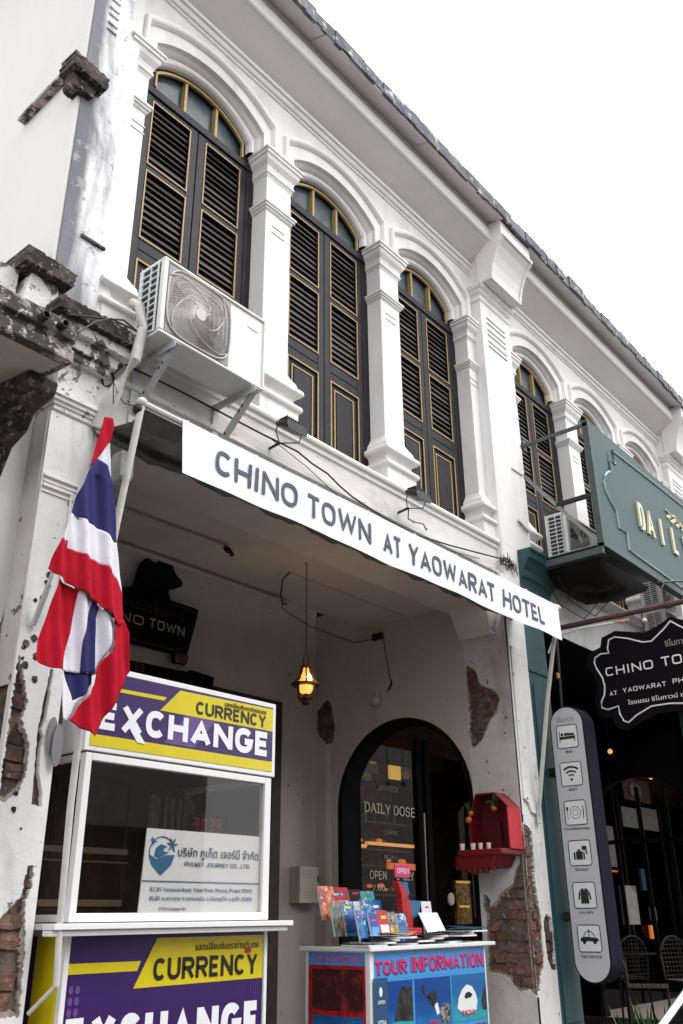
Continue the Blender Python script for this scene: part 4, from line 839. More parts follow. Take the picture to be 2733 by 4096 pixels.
for cname, poly, dy in FP:
    bm = bmesh.new(); vs = [bm.verts.new((p[0], 0, p[1])) for p in poly]
    for a, b_, c in tessellate_polygon([[Vector((p[0], p[1], 0)) for p in poly]]): bm.faces.new((vs[a], vs[b_], vs[c]))
    for _ in range(5):
        es = [e for e in bm.edges if e.calc_length() > .014]
        if es: bmesh.ops.subdivide_edges(bm, edges=es, cuts=1); bmesh.ops.triangulate(bm, faces=bm.faces)
    if cname == 'red' and dy == 0.0: pass
    for v in bm.verts: v.co = Vector((v.co.x, -.68+dy*.45+fold(v.co.x, v.co.z)*(1 if v.co.z < 3.0 else .5), v.co.z))-Vector((.55, -.68, 1.84))
    bmesh.ops.recalc_face_normals(bm, faces=bm.faces)
    me = bpy.data.meshes.new(cname+'_stripe'); bm.to_mesh(me); bm.free(); me.materials.append(MT['flag_'+cname]); me.shade_smooth()
    o = bpy.data.objects.new(cname+'_stripe', me); COL.objects.link(o); o.parent = F
    md = o.modifiers.new('solid', 'SOLIDIFY'); md.thickness = .0015
fp = thing('flag_pole', 'slanted white plastic pole carrying the striped flag on the left pier', 'flag pole', (.53, -.26, 2.42))
mk('pole', B().tube([(.532, -.275, 2.40), (.540, -.40, 2.72), (.552, -.54, 3.07), (.562, -.67, 3.40), (.570, -.70, 3.48)], .0095, 10), 'pvc', fp, smooth=True)
mk('holder', B().tube([(.531, -.262, 2.375), (.537, -.34, 2.56)], .0135, 10), 'galvanised', fp, smooth=True)
mk('tie_wire', B().tube([(.560, -.66, 3.40), (.545, -.66, 3.53), (.575, -.66, 3.48), (.62, -.66, 3.44), (.70, -.66, 3.46)], .003, 5), 'black_cable', fp)
mk('hanging_bulb', B().ball((.715, -.645, 3.455), .028, sc=(1, 1, 1.15)), 'black_metal', smooth=True, label='small black bulb hanging at the corner of the pipe frame beside the flag', cat='light')
mk('speaker_box', B().rings(.735, .80, -.52, -.44, [(0, 3.12), (.008, 3.14), (.008, 3.26), (-.01, 3.29)]), 'grey_metal', label='small dark grey box fixed behind the top of the flag', cat='box', bev=.006)

# ================================================================== money exchange kiosk
K = thing('exchange_kiosk', 'white framed currency exchange kiosk with purple and yellow panels and a glass window', 'kiosk', (1.47, 0, 0))
KX0, KX1, KY = .862, 2.075, -.30
bx('base_cabinet', (KX0+.01, KX1-.01, KY+.012, .38, 0, 1.10), 'kiosk_inside', K)
b = B(); b.box(KX0, KX0+.025, KY, .39, 0, 1.10); b.box(KX1-.022, KX1, KY, .39, 0, 1.10); mks('corner_post', b, 'white_metal', K, bev=.003)
b = B(); b.box(.74, 2.176, -.385, -.295, 1.106, 1.130); b.box(.74, 2.15, -.37, -.30, 1.082, 1.104); mks('counter_shelf', b, 'white_metal', K, bev=.003)
bx('shelf_return', (.74, .86, -.294, .35, 1.106, 1.130), 'galvanised', K, bev=.003)
b = B(); b.box(.862, .897, KY, KY+.04, 1.134, 1.845); b.box(2.028, 2.075, KY, KY+.04, 1.134, 1.845); b.box(.897, 2.028, KY, KY+.04, 1.812, 1.845); b.box(.897, 2.028, KY, KY+.04, 1.134, 1.170)
b.box(.862, .897, .34, .38, 1.134, 1.845); b.box(2.04, 2.075, .34, .38, 1.134, 1.845); b.box(.862, .897, KY+.04, .34, 1.815, 1.845); b.box(2.04, 2.075, KY+.04, .34, 1.815, 1.845); b.box(.862, .897, KY+.04, .34, 1.134, 1.165)
mks('window_frame', b, 'white_metal', K, bev=.003)
bx('glass_pane', (.897, 2.028, KY+.015, KY+.02, 1.17, 1.812), 'clear_glass', K)
bx('glass_pane', (.876, .88, KY+.04, .34, 1.165, 1.815), 'clear_glass', K)
bx('back_panel', (.87, 2.07, .385, .40, 0, 2.2), 'kiosk_inside', K); bx('right_panel', (2.055, 2.068, KY+.04, .34, 1.17, 1.81), 'cafe_brown', K)
bx('kiosk_roof', (.862, 2.075, KY, .39, 1.846, 1.853), 'kiosk_inside', K); bx('inner_floor', (.90, 2.05, -.28, .38, 1.131, 1.16), 'kiosk_inside', K)
b = B(); b.box(.92, 1.45, .1, .12, 1.44, 1.47); b.box(.92, 1.45, .1, .12, 1.40, 1.408); b.box(1.10, 1.112, .1, .12, 1.2, 1.44); b.box(1.125, 1.132, .1, .12, 1.2, 1.44); b.box(.92, 1.40, .05, .07, 1.20, 1.23); mks('inner_shelf', b, 'shelf_dim', K, bev=.003)
b = B(); b.box(1.50, 1.508, .2, .21, 1.2, 1.81); b.box(1.12, 1.145, .3, .31, 1.2, 1.81); mks('inner_post', b, 'rust', K)
bx('inner_door', (1.62, 1.66, .15, .17, 1.2, 1.76), 'grey_metal', K); b = B()
for k in range(6): b.box(1.70+.05*k, 1.722+.05*k, .2, .21, 1.3, 1.76)
mks('inner_blind', b, 'box_side', K)
b = B()
for k in range(4):
    x = 1.80+.055*k
    for z in (1.575, 1.605, 1.635): b.box(x, x+.028, .0, .004, z, z+.006)
    b.box(x+.024, x+.030, .0, .004, 1.578, 1.638)
    if k % 2: b.box(x, x+.006, .0, .004, 1.606, 1.638)
mks('led_digits', b, 'led_red', K); bx('led_panel', (1.785, 2.04, .006, .03, 1.555, 1.66), 'black_vinyl', K)
# upper light box
bx('light_box', (.845, 2.097, KY-.004, -.10, 1.852, 2.256), 'white_metal', K, bev=.005)
def vin(name, pts, m, y): return mk(name, B().pxz(pts, y-.0012, y), m, K)
y = KY-.0055
vin('purple_panel', [(.872, 1.93), (2.070, 1.934), (2.070, 2.231), (.872, 2.227)], 'purple_vinyl', y)
vin('yellow_panel', [(.872, 1.876), (2.070, 1.879), (2.070, 1.932), (.872, 1.928)], 'yellow_vinyl', y)
vin('light_patch', [(1.30, 1.94), (1.50, 1.94), (1.64, 2.1), (1.44, 2.1)], 'purple_light', y-.0006)
vin('yellow_parallelogram', [(1.262, 2.094), (2.069, 2.098), (2.069, 2.223), (1.384, 2.214)], 'yellow_vinyl', y-.0014)
vin('yellow_bar', [(.90, 2.140), (1.283, 2.146), (1.299, 2.165), (.90, 2.157)], 'yellow_vinyl', y-.0014)
def kt(s, x0, x1, z0, z1, m, yy, bold=0):
    if s in ('CURRENCY', 'EXCHANGE'): return block('lettering', s, (x0, yy, z0), EX, EZ, x1-x0, z1-z0, m, K, th=.0012, t=.20 if s[0] == 'C' else .255, gap=.10, sq=2.4)
    return text('lettering', s, (x0, yy, z0), EX, EZ, x1-x0, z1-z0, m, K, th=.0012, bold=bold)
kt('CURRENCY', 1.495, 2.013, 2.112, 2.178, 'black_vinyl', y-.004, .05)
kt('EXCHANGE', .905, 2.040, 1.955, 2.086, 'white_vinyl', y-.003, .075)
vin('letter_tail', [(1.075, 1.99), (1.105, 2.01), (1.185, 1.918), (1.135, 1.920)], 'white_vinyl', y-.0035)
kt('แลกเปลี่ยนเงินตราต่างประเทศ', 1.695, 2.012, 2.183, 2.212, 'black_vinyl', y-.004, .01)
b = B()
for i in range(3):
    for j in range(3): b.box(.90+.018*i, .909+.018*i, y-.004, y-.0025, 1.935+.012*j, 1.941+.012*j)
for i in range(4): b.box(.93+.012*i, .932+.012*i, y-.004, y-.0025, 1.935, 1.965)
mk('printed_dot', b, 'purple_light', K)
# lower panel
y = KY+.0115
vin('purple_panel', [(KX0+.026, 0.1), (KX1-.023, .1), (KX1-.023, 1.085), (KX0+.026, 1.085)], 'purple_vinyl', y)
vin('yellow_parallelogram', [(1.240, .864), (2.050, .868), (2.050, 1.064), (1.358, 1.064)], 'yellow_vinyl', y-.0014)
vin('yellow_bar', [(.888, .934), (1.254, .933), (1.272, .972), (.888, .975)], 'yellow_vinyl', y-.0014)
kt('CURRENCY', 1.345, 2.012, .889, .980, 'black_vinyl', y-.004, .05)
kt('แลกเปลี่ยนเงินตราต่างประเทศ', 1.593, 2.018, 1.005, 1.042, 'black_vinyl', y-.004, .01)
kt('EXCHANGE', .905, 2.035, .600, .770, 'white_vinyl', y-.003, .075)
b = B()
for i in range(2):
    for j in range(6): b.lathe((0, 0, 0), [(.012, 0), (.012, .001)], 10); n = 20; b.v[-n:] = [(.915+.032*i+p[0], y-.003-p[2], .875-.042*j+p[1]*1.4) for p in b.v[-n:]]
mk('printed_dot', b, 'purple_light', K)
b = B()
for i in range(4): b.box(1.965+.017*i, 1.968+.017*i, y-.004, y-.0025, .80, .855)
mks('printed_line', b, 'purple_light', K)
mk('red_glow_patch', B().pxz([(1.92, .985), (1.955, .985), (1.965, 1.0), (1.945, 1.01), (1.92, 1.005)], y-.008, y-.004), 'led_red', K)  # small red patch on the panel that glows faintly, not a lamp
b = B(); b.box(.852, .860, -.27, -.10, .1, 1.08); mk('yellow_side_panel', b, 'yellow_vinyl', K); mk('purple_side_panel', B().box(.852, .860, -.099, .35, .1, 1.08), 'purple_vinyl', K)
# company board standing behind the glass
P = thing('company_board', 'white company notice board with a blue wave logo standing in the kiosk window', 'notice board', (1.65, -.27, 1.17))
mk('board', B().pxz([(1.247, 1.171), (2.026, 1.171), (2.026, 1.54), (1.265, 1.54)], -.274, -.268), 'paper', P)
def pt(s, x0, x1, z0, z1, m, bold=0, nm='lettering'): return text(nm, s, (x0, -.277, z0), EX, EZ, x1-x0, z1-z0, m, P, th=.001, bold=bold)
pt('บริษัท ภูเก็ต เจอร์นี่ จำกัด', 1.462, 2.012, 1.408, 1.468, 'navy_print', .012)
pt('PHUKET JOURNEY CO., LTD.', 1.508, 1.955, 1.374, 1.398, 'navy_print', .014)
bx('rule', (1.256, 2.024, -.2775, -.2745, 1.305, 1.309), 'blue_print', P)
pt('82,85 Yaowarat Road, Talad Nuea, Muang, Phuket 83000', 1.305, 1.975, 1.258, 1.280, 'blue_print', .008)
pt('82,85 ถ.เยาวราช ต.ตลาดเหนือ อ.เมืองภูเก็ต จ.ภูเก็ต 83000', 1.305, 1.972, 1.217, 1.245, 'blue_print', .008)
pt('OTS License No.', 1.366, 1.535, 1.180, 1.194, 'navy_print', .008)
b = B(); cx_, cz_ = 1.362, 1.43
pin = [(cx_+.078*math.cos(a), cz_+.068*math.sin(a)) for a in [PI*1.02+i*(PI*.96)/14 for i in range(15)]]
b.pxz([(cx_-.078, cz_-.005), (cx_-.03, cz_-.028), (cx_+.02, cz_-.008), (cx_+.078, cz_-.004), (cx_+.06, cz_-.05), (cx_, cz_-.098), (cx_-.06, cz_-.05)], -.2775, -.2745)
b.pxz([(cx_-.045, cz_-.012), (cx_-.04, cz_+.02), (cx_-.01, cz_+.042), (cx_+.03, cz_+.03), (cx_+.012, cz_+.026), (cx_+.005, cz_+.01), (cx_+.04, cz_+.005), (cx_+.02, cz_-.002), (cx_-.02, cz_-.022)], -.2775, -.2745)
def arcp(c, r, a0, a1, t, n=14): return [(c[0]+(r+t)*math.cos(a0+(a1-a0)*i/n), c[1]+(r+t)*math.sin(a0+(a1-a0)*i/n)) for i in range(n+1)]+[(c[0]+r*math.cos(a0+(a1-a0)*i/n), c[1]+r*math.sin(a0+(a1-a0)*i/n)) for i in range(n, -1, -1)]
b.pxz(arcp((cx_, cz_), .074, .2, 2.2, .004), -.2775, -.2745); b.pxz(arcp((cx_, cz_), .074, 2.6, 3.5, .004), -.2775, -.2745)
for a in (.2, 1.1, 2.0, 2.9, 4.0, 5.2):
    c0 = Vector((cx_+.062, cz_+.04)); d = Vector((math.cos(a), math.sin(a))); e = Vector((-d.y, d.x))
    b.pxz([tuple(c0-e*.002), tuple(c0+d*.018-e*.006), tuple(c0+d*.036), tuple(c0+d*.018+e*.004)], -.2778, -.2745)
b.pxz([(cx_-.075, cz_+.062), (cx_-.03, cz_+.052), (cx_-.055, cz_+.045)], -.2778, -.2745); b.pxz([(cx_-.062, cz_+.072), (cx_-.045, cz_+.055), (cx_-.058, cz_+.035), (cx_-.066, cz_+.036)], -.2779, -.2744)
mk('wave_logo', b, 'blue_print', P)

# ================================================================== tour desk
D = thing('tour_desk', 'white topped tour information desk with blue photo panels at the foot of the pier', 'desk', (3.85, .15, 0))
bx('desk_top', (3.146, 4.600, -.125, .46, .948, .972), 'white_metal', D, bev=.004)
bx('cabinet', (3.175, 4.50, -.095, .43, 0, .948), 'white_metal', D, bev=.003)
def dp(name, x0, x1, z0, z1, m, y=-.0965): return bx(name, (x0, x1, y-.0015, y, z0, z1), m, D)
dp('blue_header', 3.215, 4.478, .788, .940, 'sky_print'); dp('blue_backing', 3.215, 4.478, .05, .787, 'sky_print')
def dt(s, x0, x1, z0, z1, m, yy=-.101): return block('lettering', s, (x0, yy, z0), EX, EZ, x1-x0, z1-z0, m, D, th=.0012, t=.20, gap=.16)
dt('TOUR', 3.226, 3.55, .812, .890, 'purple_vinyl', -.0995); dt('TOUR', 3.218, 3.543, .818, .896, 'pink_print')
dt('INFORMATION', 3.600, 4.458, .814, .902, 'purple_vinyl', -.0995); dt('INFORMATION', 3.592, 4.452, .820, .906, 'pink_print')
for i, (a, c) in enumerate(((3.225, 3.600), (3.625, 4.030), (4.050, 4.468))):
    dp('ocean_photo', a, c, .50, .777, ['photo_ocean', 'photo_ocean', 'photo_turquoise'][i], -.0985)
    dp('lower_photo', a, c, .12, .475, ['photo_turquoise', 'photo_rock', 'photo_mix'][i], -.0985)
rp = random.Random(2)
def blob(cx, cz, rx, rz, n=16, j=.25): return [(cx+rx*(1+rp.uniform(-j, j))*math.cos(2*PI*i/n), cz+rz*(1+rp.uniform(-j, j))*math.sin(2*PI*i/n)) for i in range(n)]
def art(name, pts, m, y=-.1005): return mk(name, B().pxz(pts, y-.001, y), m, D)
art('printed_rock', [(3.40, .56), (3.43, .63), (3.45, .70), (3.49, .745), (3.55, .73), (3.598, .74), (3.598, .55)], 'photo_rock'); art('printed_sea', [(3.227, .502), (3.598, .502), (3.598, .545), (3.45, .555), (3.227, .54)], 'photo_turquoise')
art('printed_diver', blob(3.82, .66, .05, .045), 'photo_rock'); art('printed_diver', [(3.76, .66), (3.70, .70), (3.70, .74), (3.72, .74), (3.73, .70), (3.80, .65)], 'photo_rock'); art('printed_diver', [(3.83, .62), (3.86, .56), (3.89, .57), (3.87, .63)], 'paper'); art('printed_reef', blob(3.96, .56, .06, .055), 'photo_mix')
art('printed_sand', [(4.10, .58), (4.12, .64), (4.17, .69), (4.23, .715), (4.29, .70), (4.33, .66), (4.35, .61), (4.33, .56), (4.27, .54), (4.17, .545)], 'print_white'); art('printed_islet', blob(4.235, .648, .045, .02, 14, .35), 'photo_rock', -.1020); art('printed_cliff', [(4.40, .60), (4.44, .68), (4.466, .71), (4.466, .55), (4.42, .55)], 'photo_rock')
text('lettering', 'RACHA', (4.15, -.1035, .535), EX, EZ, .16, .03, 'pink_print', D, th=.001, bold=.03); text('lettering', 'SIMILAN', (3.77, -.1035, .507), EX, EZ, .11, .025, 'pink_print', D, th=.001, bold=.02)
bx('card_tag', (3.195, 3.335, -.106, -.103, .50, .80), 'navy_print', D)
text('lettering', 'VISA', (3.225, -.1085, .545), EX, EZ, .085, .03, 'paper', D, th=.001, bold=.03); text('lettering', 'OPEN', (3.23, -.1085, .66), EX, EZ, .07, .02, 'paper', D, th=.001, bold=.02); mk('printed_mark', B().pxz(blob(3.262, .725, .016, .026, 10, .05), -.1085, -.1062), 'paper', D)
b = B(); b.box(3.170, 3.1745, -.06, .40, .868, .940); mk('side_header', b, 'sky_print', D); b = B(); b.box(3.170, 3.1745, -.06, .40, .05, .8675); mk('side_backing', b, 'red_print', D)
mk('side_photo', B().box(3.167, 3.1695, -.045, .365, .62, .847), 'photo_dark', D); mk('side_photo', B().box(3.167, 3.1695, -.045, .365, .25, .59), 'photo_ocean', D)
text('lettering', 'TOUR INFORMATION', (3.1695, .36, .885), (0, -1, 0), EZ, .40, .04, 'pink_print', D, th=.001, bold=.02)

# brochures on the desk: leaning booklets, each a thing of its own
def booklet(x, y, z, w, h, m, label, lean=.25, turn=0.0, art_m=None, th=.012, group='brochures standing on the tour desk', cat='brochure', nm='brochure'):
    T = thing(nm, label, cat, (x, y, z), group)
    c, s_ = math.cos(turn), math.sin(turn)
    def P3(u, t, v): # u across, t thickness, v up the leaning face
        yy = t+v*math.sin(lean); zz = v*math.cos(lean)-t*math.sin(lean)*.2; return (x+u*c-yy*s_, y+u*s_+yy*c, z+zz)
    def slab(u0, u1, v0, v1, t0, t1): return B().add([P3(u, t, v) for u in (u0, u1) for t in (t0, t1) for v in (v0, v1)], [(0, 1, 3, 2), (4, 6, 7, 5), (0, 4, 5, 1), (2, 3, 7, 6), (0, 2, 6, 4), (1, 5, 7, 3)])
    mk('pages', slab(-w/2, w/2, 0, h, 0, th), 'paper', T); mk('cover', slab(-w/2, w/2, 0, h, -.0015, -.0003), m, T)
    if art_m:
        mk('cover_picture', slab(-w*R.uniform(.30, .46), w*.42, h*.08, h*.58, -.0028, -.0016), art_m, T); q_ = R.uniform(.70, .84); mk('cover_title', slab(-w*R.uniform(.1, .4), w*R.uniform(.1, .38), h*q_, h*(q_+R.uniform(.03, .09)), -.0028, -.0016), R.choice(['print_white', 'yellow_vinyl', 'cover_blue', 'pink_print']), T)
    return T
def rack(x0, x1, y0, y1, z1, label):
    T = thing('brochure_rack', label, 'rack', ((x0+x1)/2, y1, .972)); b = B(); n = 3
    for k in range(n):
        y = y0+(y1-y0)*k/n; b.box(x0, x1, y, y+.005, .975+k*.075, .975+k*.075+.09)
    mks('tier', b, 'clear_glass', T); b = B(); b.box(x0-.006, x0, y0, y1, .972, z1); b.box(x1, x1+.006, y0, y1, .972, z1); b.box(x0, x1, y0, y1, .972, .976); mks('rack_side', b, 'clear_glass', T); return T
rack(3.18, 3.86, .06, .36, 1.15, 'dark tiered brochure rack on the left half of the tour desk')
bk = [(3.27, .30, 1.125, .15, .21, 'orange_print', 'sunset orange brochure at the back left corner of the rack', None), (3.43, .32, 1.13, .15, .20, 'red_print', 'dark red brochure second from the left in the back row', 'orange_print'),
 (3.60, .33, 1.13, .13, .19, 'black_vinyl', 'black and white brochure in the middle of the back row', 'paper'), (3.73, .33, 1.12, .15, .19, 'green_print', 'sea green brochure in the back row beside the red stand', 'sky_print'),
 (3.22, .17, 1.03, .11, .20, 'photo_mix', 'brown photo brochure at the left end of the middle row', None), (3.33, .16, 1.03, .13, .21, 'cover_blue', 'bright blue brochure with a rounded top in the middle row', 'photo_ocean'), (3.53, .17, 1.05, .11, .20, 'cover_blue', 'pale blue brochure in the centre of the middle row', 'photo_turquoise'), (3.65, .18, 1.05, .11, .20, 'photo_turquoise', 'turquoise brochure right of centre in the middle row', 'paper'),
 (3.30, .03, .975, .10, .21, 'cover_blue', 'dark blue brochure in the front row behind the desk edge', 'photo_turquoise'), (3.40, .01, .975, .10, .19, 'photo_ocean', 'ocean blue brochure in the front row left of the red one', 'sky_print'), (3.51, .02, .975, .115, .21, 'red_print', 'red and orange brochure in the middle of the front row', 'paper'), (3.62, .03, .975, .10, .20, 'photo_mix', 'brown and gold brochure in the front row', 'gold_print'), (3.715, .02, .975, .10, .19, 'cover_blue', 'blue and white brochure at the right end of the front row', 'photo_turquoise')]
for x, y, z, w, h, m, lb, am in bk: booklet(x, y, z, w, h, m, lb, lean=.22, turn=R.uniform(-.12, .12), art_m=am)
T = thing('red_display_stand', 'curved red display stand with an open sign on top of the tour desk', 'display stand', (3.84, .12, .972))
mk('curved_back', B().pxz([(3.78, .974), (3.90, .974), (3.90, 1.12), (3.885, 1.20), (3.85, 1.28), (3.80, 1.335), (3.745, 1.365), (3.735, 1.36), (3.77, 1.28), (3.785, 1.15)], .09, .14), 'red_print', T, bev=.006)
mk('base', B().box(3.76, 3.96, .06, .22, .972, 1.07), 'altar_red', T, bev=.008); mk('card', B().pxz([(3.90, 1.12), (4.03, 1.15), (4.05, 1.24), (3.89, 1.245)], .13, .136), 'blue_print', T); mk('card', B().pxz([(3.80, 1.29), (3.95, 1.28), (3.93, 1.36), (3.80, 1.365)], .15, .156), 'blue_print', T)
mk('sign_plate', B().box(3.78, 3.96, .145, .155, 1.39, 1.475), 'pink_print', T, bev=.003); text('lettering', 'OPEN', (3.80, .142, 1.415), EX, EZ, .14, .035, 'letter_white', T, th=.001, bold=.02); mk('stem', B().box(3.86, 3.87, .15, .16, 1.3, 1.39), 'black_metal', T)
booklet(4.13, .02, .975, .26, .215, 'paper', 'large white printed sheet leaning on the right half of the tour desk', lean=.5, turn=.08, th=.003, cat='price sheet', nm='price_sheet', group=None)
booklet(4.22, .18, .99, .13, .25, 'paper', 'small white photo card standing behind the white sheet', lean=.1, turn=.05, art_m='photo_rock', th=.004, cat='photo card', nm='photo_card', group=None)
rm = random.Random(9)
ml = ['grey blue magazine at the left front corner of the desk', 'dark magazine fanned beside the left corner', 'pale magazine under the fanned pile, left of centre', 'brown magazine lying at the front edge left of centre', 'lilac magazine lying at the middle of the front edge', 'dark brown magazine lying right of the lilac one', 'pinkish magazine under the white sheet', 'blue grey magazine right of the white sheet', 'black magazine near the right end of the desk', 'slate magazine piled by the pier at the right end', 'green leaflet lying at the right front edge', 'navy magazine on top of the right hand pile']
mm_ = ['photo_mix', 'cafe_black', 'paper', 'gold_print', 'purple_light', 'cafe_brown', 'orange_print', 'blue_print', 'black_vinyl', 'poster_grey', 'green_print', 'navy_print']
for k in range(12):
    x = 3.24+.112*k; y = -.02+.03*(k % 3); a = rm.uniform(-.9, .9); c, s_ = math.cos(a), math.sin(a); z = .974+.013*(k % 4)+ (.024 if k > 8 else 0)
    T = thing('magazine', ml[k], 'magazine', (x, y, z), 'magazines lying on the tour desk')
    w, h = .095, .125; q = [(x+u*c-v_*s_, y+v_*c+u*s_) for u, v_ in ((-w, -h), (w, -h), (w, h), (-w, h))]; q = [(p[0], max(p[1], -.12)) for p in q]
    mk('pages', B().pxy(q, z, z+.010), 'paper', T); b = B(); b.v = []; b.pxy(q, z+.0102, z+.0118); 
    b.v = [(p[0], p[1], p[2]+.028*abs(math.sin(p[0]*30+k))) for p in b.v]; mk('cover', b, mm_[k], T)

# ================================================================== things in the arcade
L_ = thing('hanging_lantern', 'lit bronze hanging lantern with an amber glass globe under the arcade ceiling', 'lantern', (3.235, .5, 2.55))
LX, LY = 3.235, .5
mk('cord', B().tube([(LX, LY, 3.66), (LX, LY, 2.92)], .0035, 6), 'black_cable', L_)
mk('handle', B().tube([(LX-.028, LY, 2.835), (LX-.028, LY, 2.90), (LX-.012, LY, 2.925), (LX+.012, LY, 2.925), (LX+.028, LY, 2.90), (LX+.028, LY, 2.835)], .005, 6), 'lamp_iron', L_, smooth=True)
b = B()
for k in range(8):
    a = 2*PI*k/8; c, s_ = math.cos(a), math.sin(a); b.tube([(LX+r*c, LY+r*s_, z) for r, z in ((.034, 2.83), (.042, 2.79), (.062, 2.74), (.092, 2.70))], .0065, 5)
    if k % 2 == 0: b.tube([(LX+r*c, LY+r*s_, z) for r, z in ((.078, 2.69), (.074, 2.64), (.070, 2.60), (.03, 2.575))], .006, 5)
mk('cage', b, 'lamp_iron', L_)
mk('cap', B().lathe((LX, LY, 2.83), [(.036, 0), (.036, .008), (.02, .012)]), 'lamp_iron', L_, smooth=True)
mk('brim', B().lathe((LX, LY, 2.69), [(.070, 0), (.104, .002), (.110, .012), (.086, .018), (.070, .014)], 20), 'lamp_iron', L_, smooth=True)
mk('glass_chimney', B().lathe((LX, LY, 2.70), [(.050, 0), (.046, .03), (.034, .07), (.024, .12)], 16), 'lamp_glow', L_, smooth=True)
mk('amber_bowl', B().lathe((LX, LY, 2.63), [(.02, 0), (.040, .01), (.052, .035), (.052, .06)], 16), 'lamp_glow', L_, smooth=True)
mk('bulb', B().ball((LX, LY-.035, 2.745), .024), 'lamp_core', L_, smooth=True)
mk('base', B().lathe((LX, LY, 2.545), [(.006, 0), (.026, .008), (.03, .022), (.016, .034), (.014, .042), (.028, .05), (.03, .06), (.012, .07), (.018, .09)], 14), 'lamp_iron', L_, smooth=True)
ld = bpy.data.objects.new('lantern_light', bpy.data.lights.new('lantern_light', 'POINT')); COL.objects.link(ld); ld.parent = L_; ld.location = (0, -.12, .17); ld.data.energy = 1.6; ld.data.color = (1, .62, .28); ld.data.shadow_soft_size = .05

SG = thing('carved_sign', 'dark carved wooden sign with tan letters hanging above the entrance door', 'sign', (2.8, 1.8, 3.05))
mk('board', B().pxz([(2.20, 3.13), (3.047, 3.13), (3.053, 3.056), (3.184, 3.062), (3.205, 3.196), (3.28, 3.49), (3.289, 3.563), (3.24, 3.575), (2.985, 3.575), (2.954, 3.63), (2.60, 3.60), (2.30, 3.50)], 1.80, 1.835), 'cafe_black', SG, bev=.008)
mk('board_edge', B().tube([(2.25, 1.793, 3.16), (3.03, 1.793, 3.16), (3.16, 1.793, 3.20), (3.24, 1.793, 3.49), (3.235, 1.793, 3.54), (2.99, 1.793, 3.545), (2.95, 1.793, 3.60)], .006, 5), 'brown_wood', SG)
mk('foot_block', B().pxz([(3.06, 3.06), (3.18, 3.066), (3.195, 3.14), (3.06, 3.14)], 1.785, 1.80), 'rust', SG)
block('lettering', 'CHINO', (2.17, 1.785, 3.285), EX, EZ, .53, .075, 'letter_tan', SG, th=.006, t=.14, sq=5, gap=.2); block('lettering', 'TOWN', (2.76, 1.785, 3.288), EX, EZ, .37, .080, 'letter_tan', SG, th=.006, t=.14, sq=5, gap=.2); text('lettering', 'โรงแรมชิโนทาวน์', (2.40, 1.788, 3.41), EX, EZ, .72, .09, 'brown_wood', SG, th=.006)
mk('carved_figure', B().pxz([(2.60, 3.60), (2.62, 3.70), (2.655, 3.82), (2.70, 3.88), (2.78, 3.85), (2.82, 3.87), (2.846, 3.905), (2.90, 3.915), (2.96, 3.895), (3.00, 3.83), (3.028, 3.80), (3.07, 3.78), (3.094, 3.755), (3.082, 3.724), (3.02, 3.69), (2.95, 3.67), (2.95, 3.63)], 1.79, 1.85), 'cafe_black', SG, bev=.012)
NP = thing('number_plate_board', 'long dark carved number board above the entrance door', 'sign', (3.0, 1.8, 2.9))
mk('board', B().pxz([(2.30, 2.90), (2.62, 2.90), (3.20, 2.93), (3.50, 2.93), (3.51, 3.02), (3.25, 3.035), (3.2, 3.01), (2.62, 2.995), (2.30, 3.0)], 1.80, 1.83), 'cafe_black', NP, bev=.01); text('lettering', '83', (2.66, 1.79, 2.915), EX, EZ, .09, .065, 'rust', NP, th=.004)
mb = thing('mailbox', 'small cream mailbox with printed notice on the arcade wall beside the door', 'mailbox', (4.67, 1.84, 1.25))
bx('body', (4.56, 4.815, 1.755, 1.878, 1.25, 1.545), 'box_cream', mb, bev=.006); bx('slot', (4.79, 4.805, 1.751, 1.7549, 1.42, 1.47), 'black_vinyl', mb)
b = B()
for k in range(4): b.box(4.60, 4.72, 1.7525, 1.7545, 1.45+.018*k, 1.456+.018*k)
for k in range(5): b.box(4.62, 4.78, 1.7525, 1.7545, 1.29+.018*k, 1.294+.018*k)
mks('printed_line', b, 'letter_dim', mb)
mk('spot_lamp', B().ball((4.865, 1.116, 2.94), .055, sc=(.9, 1, 1.05)).lathe((4.89, 1.116, 2.98), [(.03, 0), (.03, .04)], 10), 'box_cream', smooth=True, label='small round white lamp on the wall above the arch', cat='lamp')
bx('junction_box', (4.87, 4.909, 1.04, 1.15, 3.51, 3.57), 'black_vinyl', None, bev=.004, label='small black junction box high on the wall above the arch', cat='box')
mk('lamp_cable', B().tube([(4.905, 1.04, 3.53), (4.90, 1.02, 3.40), (4.90, .97, 3.12), (4.90, .96, 3.09)], .004, 5), 'black_cable', smooth=True, label='thin cable dropping from the black junction box', cat='cable')
mk('lamp_plug', B().tube([(4.90, .96, 3.11), (4.90, .96, 3.07), (4.895, .99, 3.02), (4.89, 1.0, 3.0)], [.009, .011, .008, .005], 8), 'black_cable', smooth=True, label='small dark plug at the end of the thin lamp cable', cat='plug')
mk('wall_cable', B().tube([(3.80, 1.26, 3.645), (4.10, 1.60, 3.75), (4.5, 1.86, 3.83), (4.80, 1.865, 3.78), (4.90, 1.60, 3.64), (4.90, 1.38, 3.54), (4.90, 1.15, 3.53)], .0045, 6), 'cable_brown', smooth=True, label='brown cable running along the top of the arcade wall to the junction box', cat='cable')
mk('ceiling_conduit', B().tube([(1.0, .72, 3.63), (2.55, .69, 3.63)], .014, 8), 'arcade_wall', smooth=True, label='short conduit pipe under the arcade ceiling', cat='conduit')
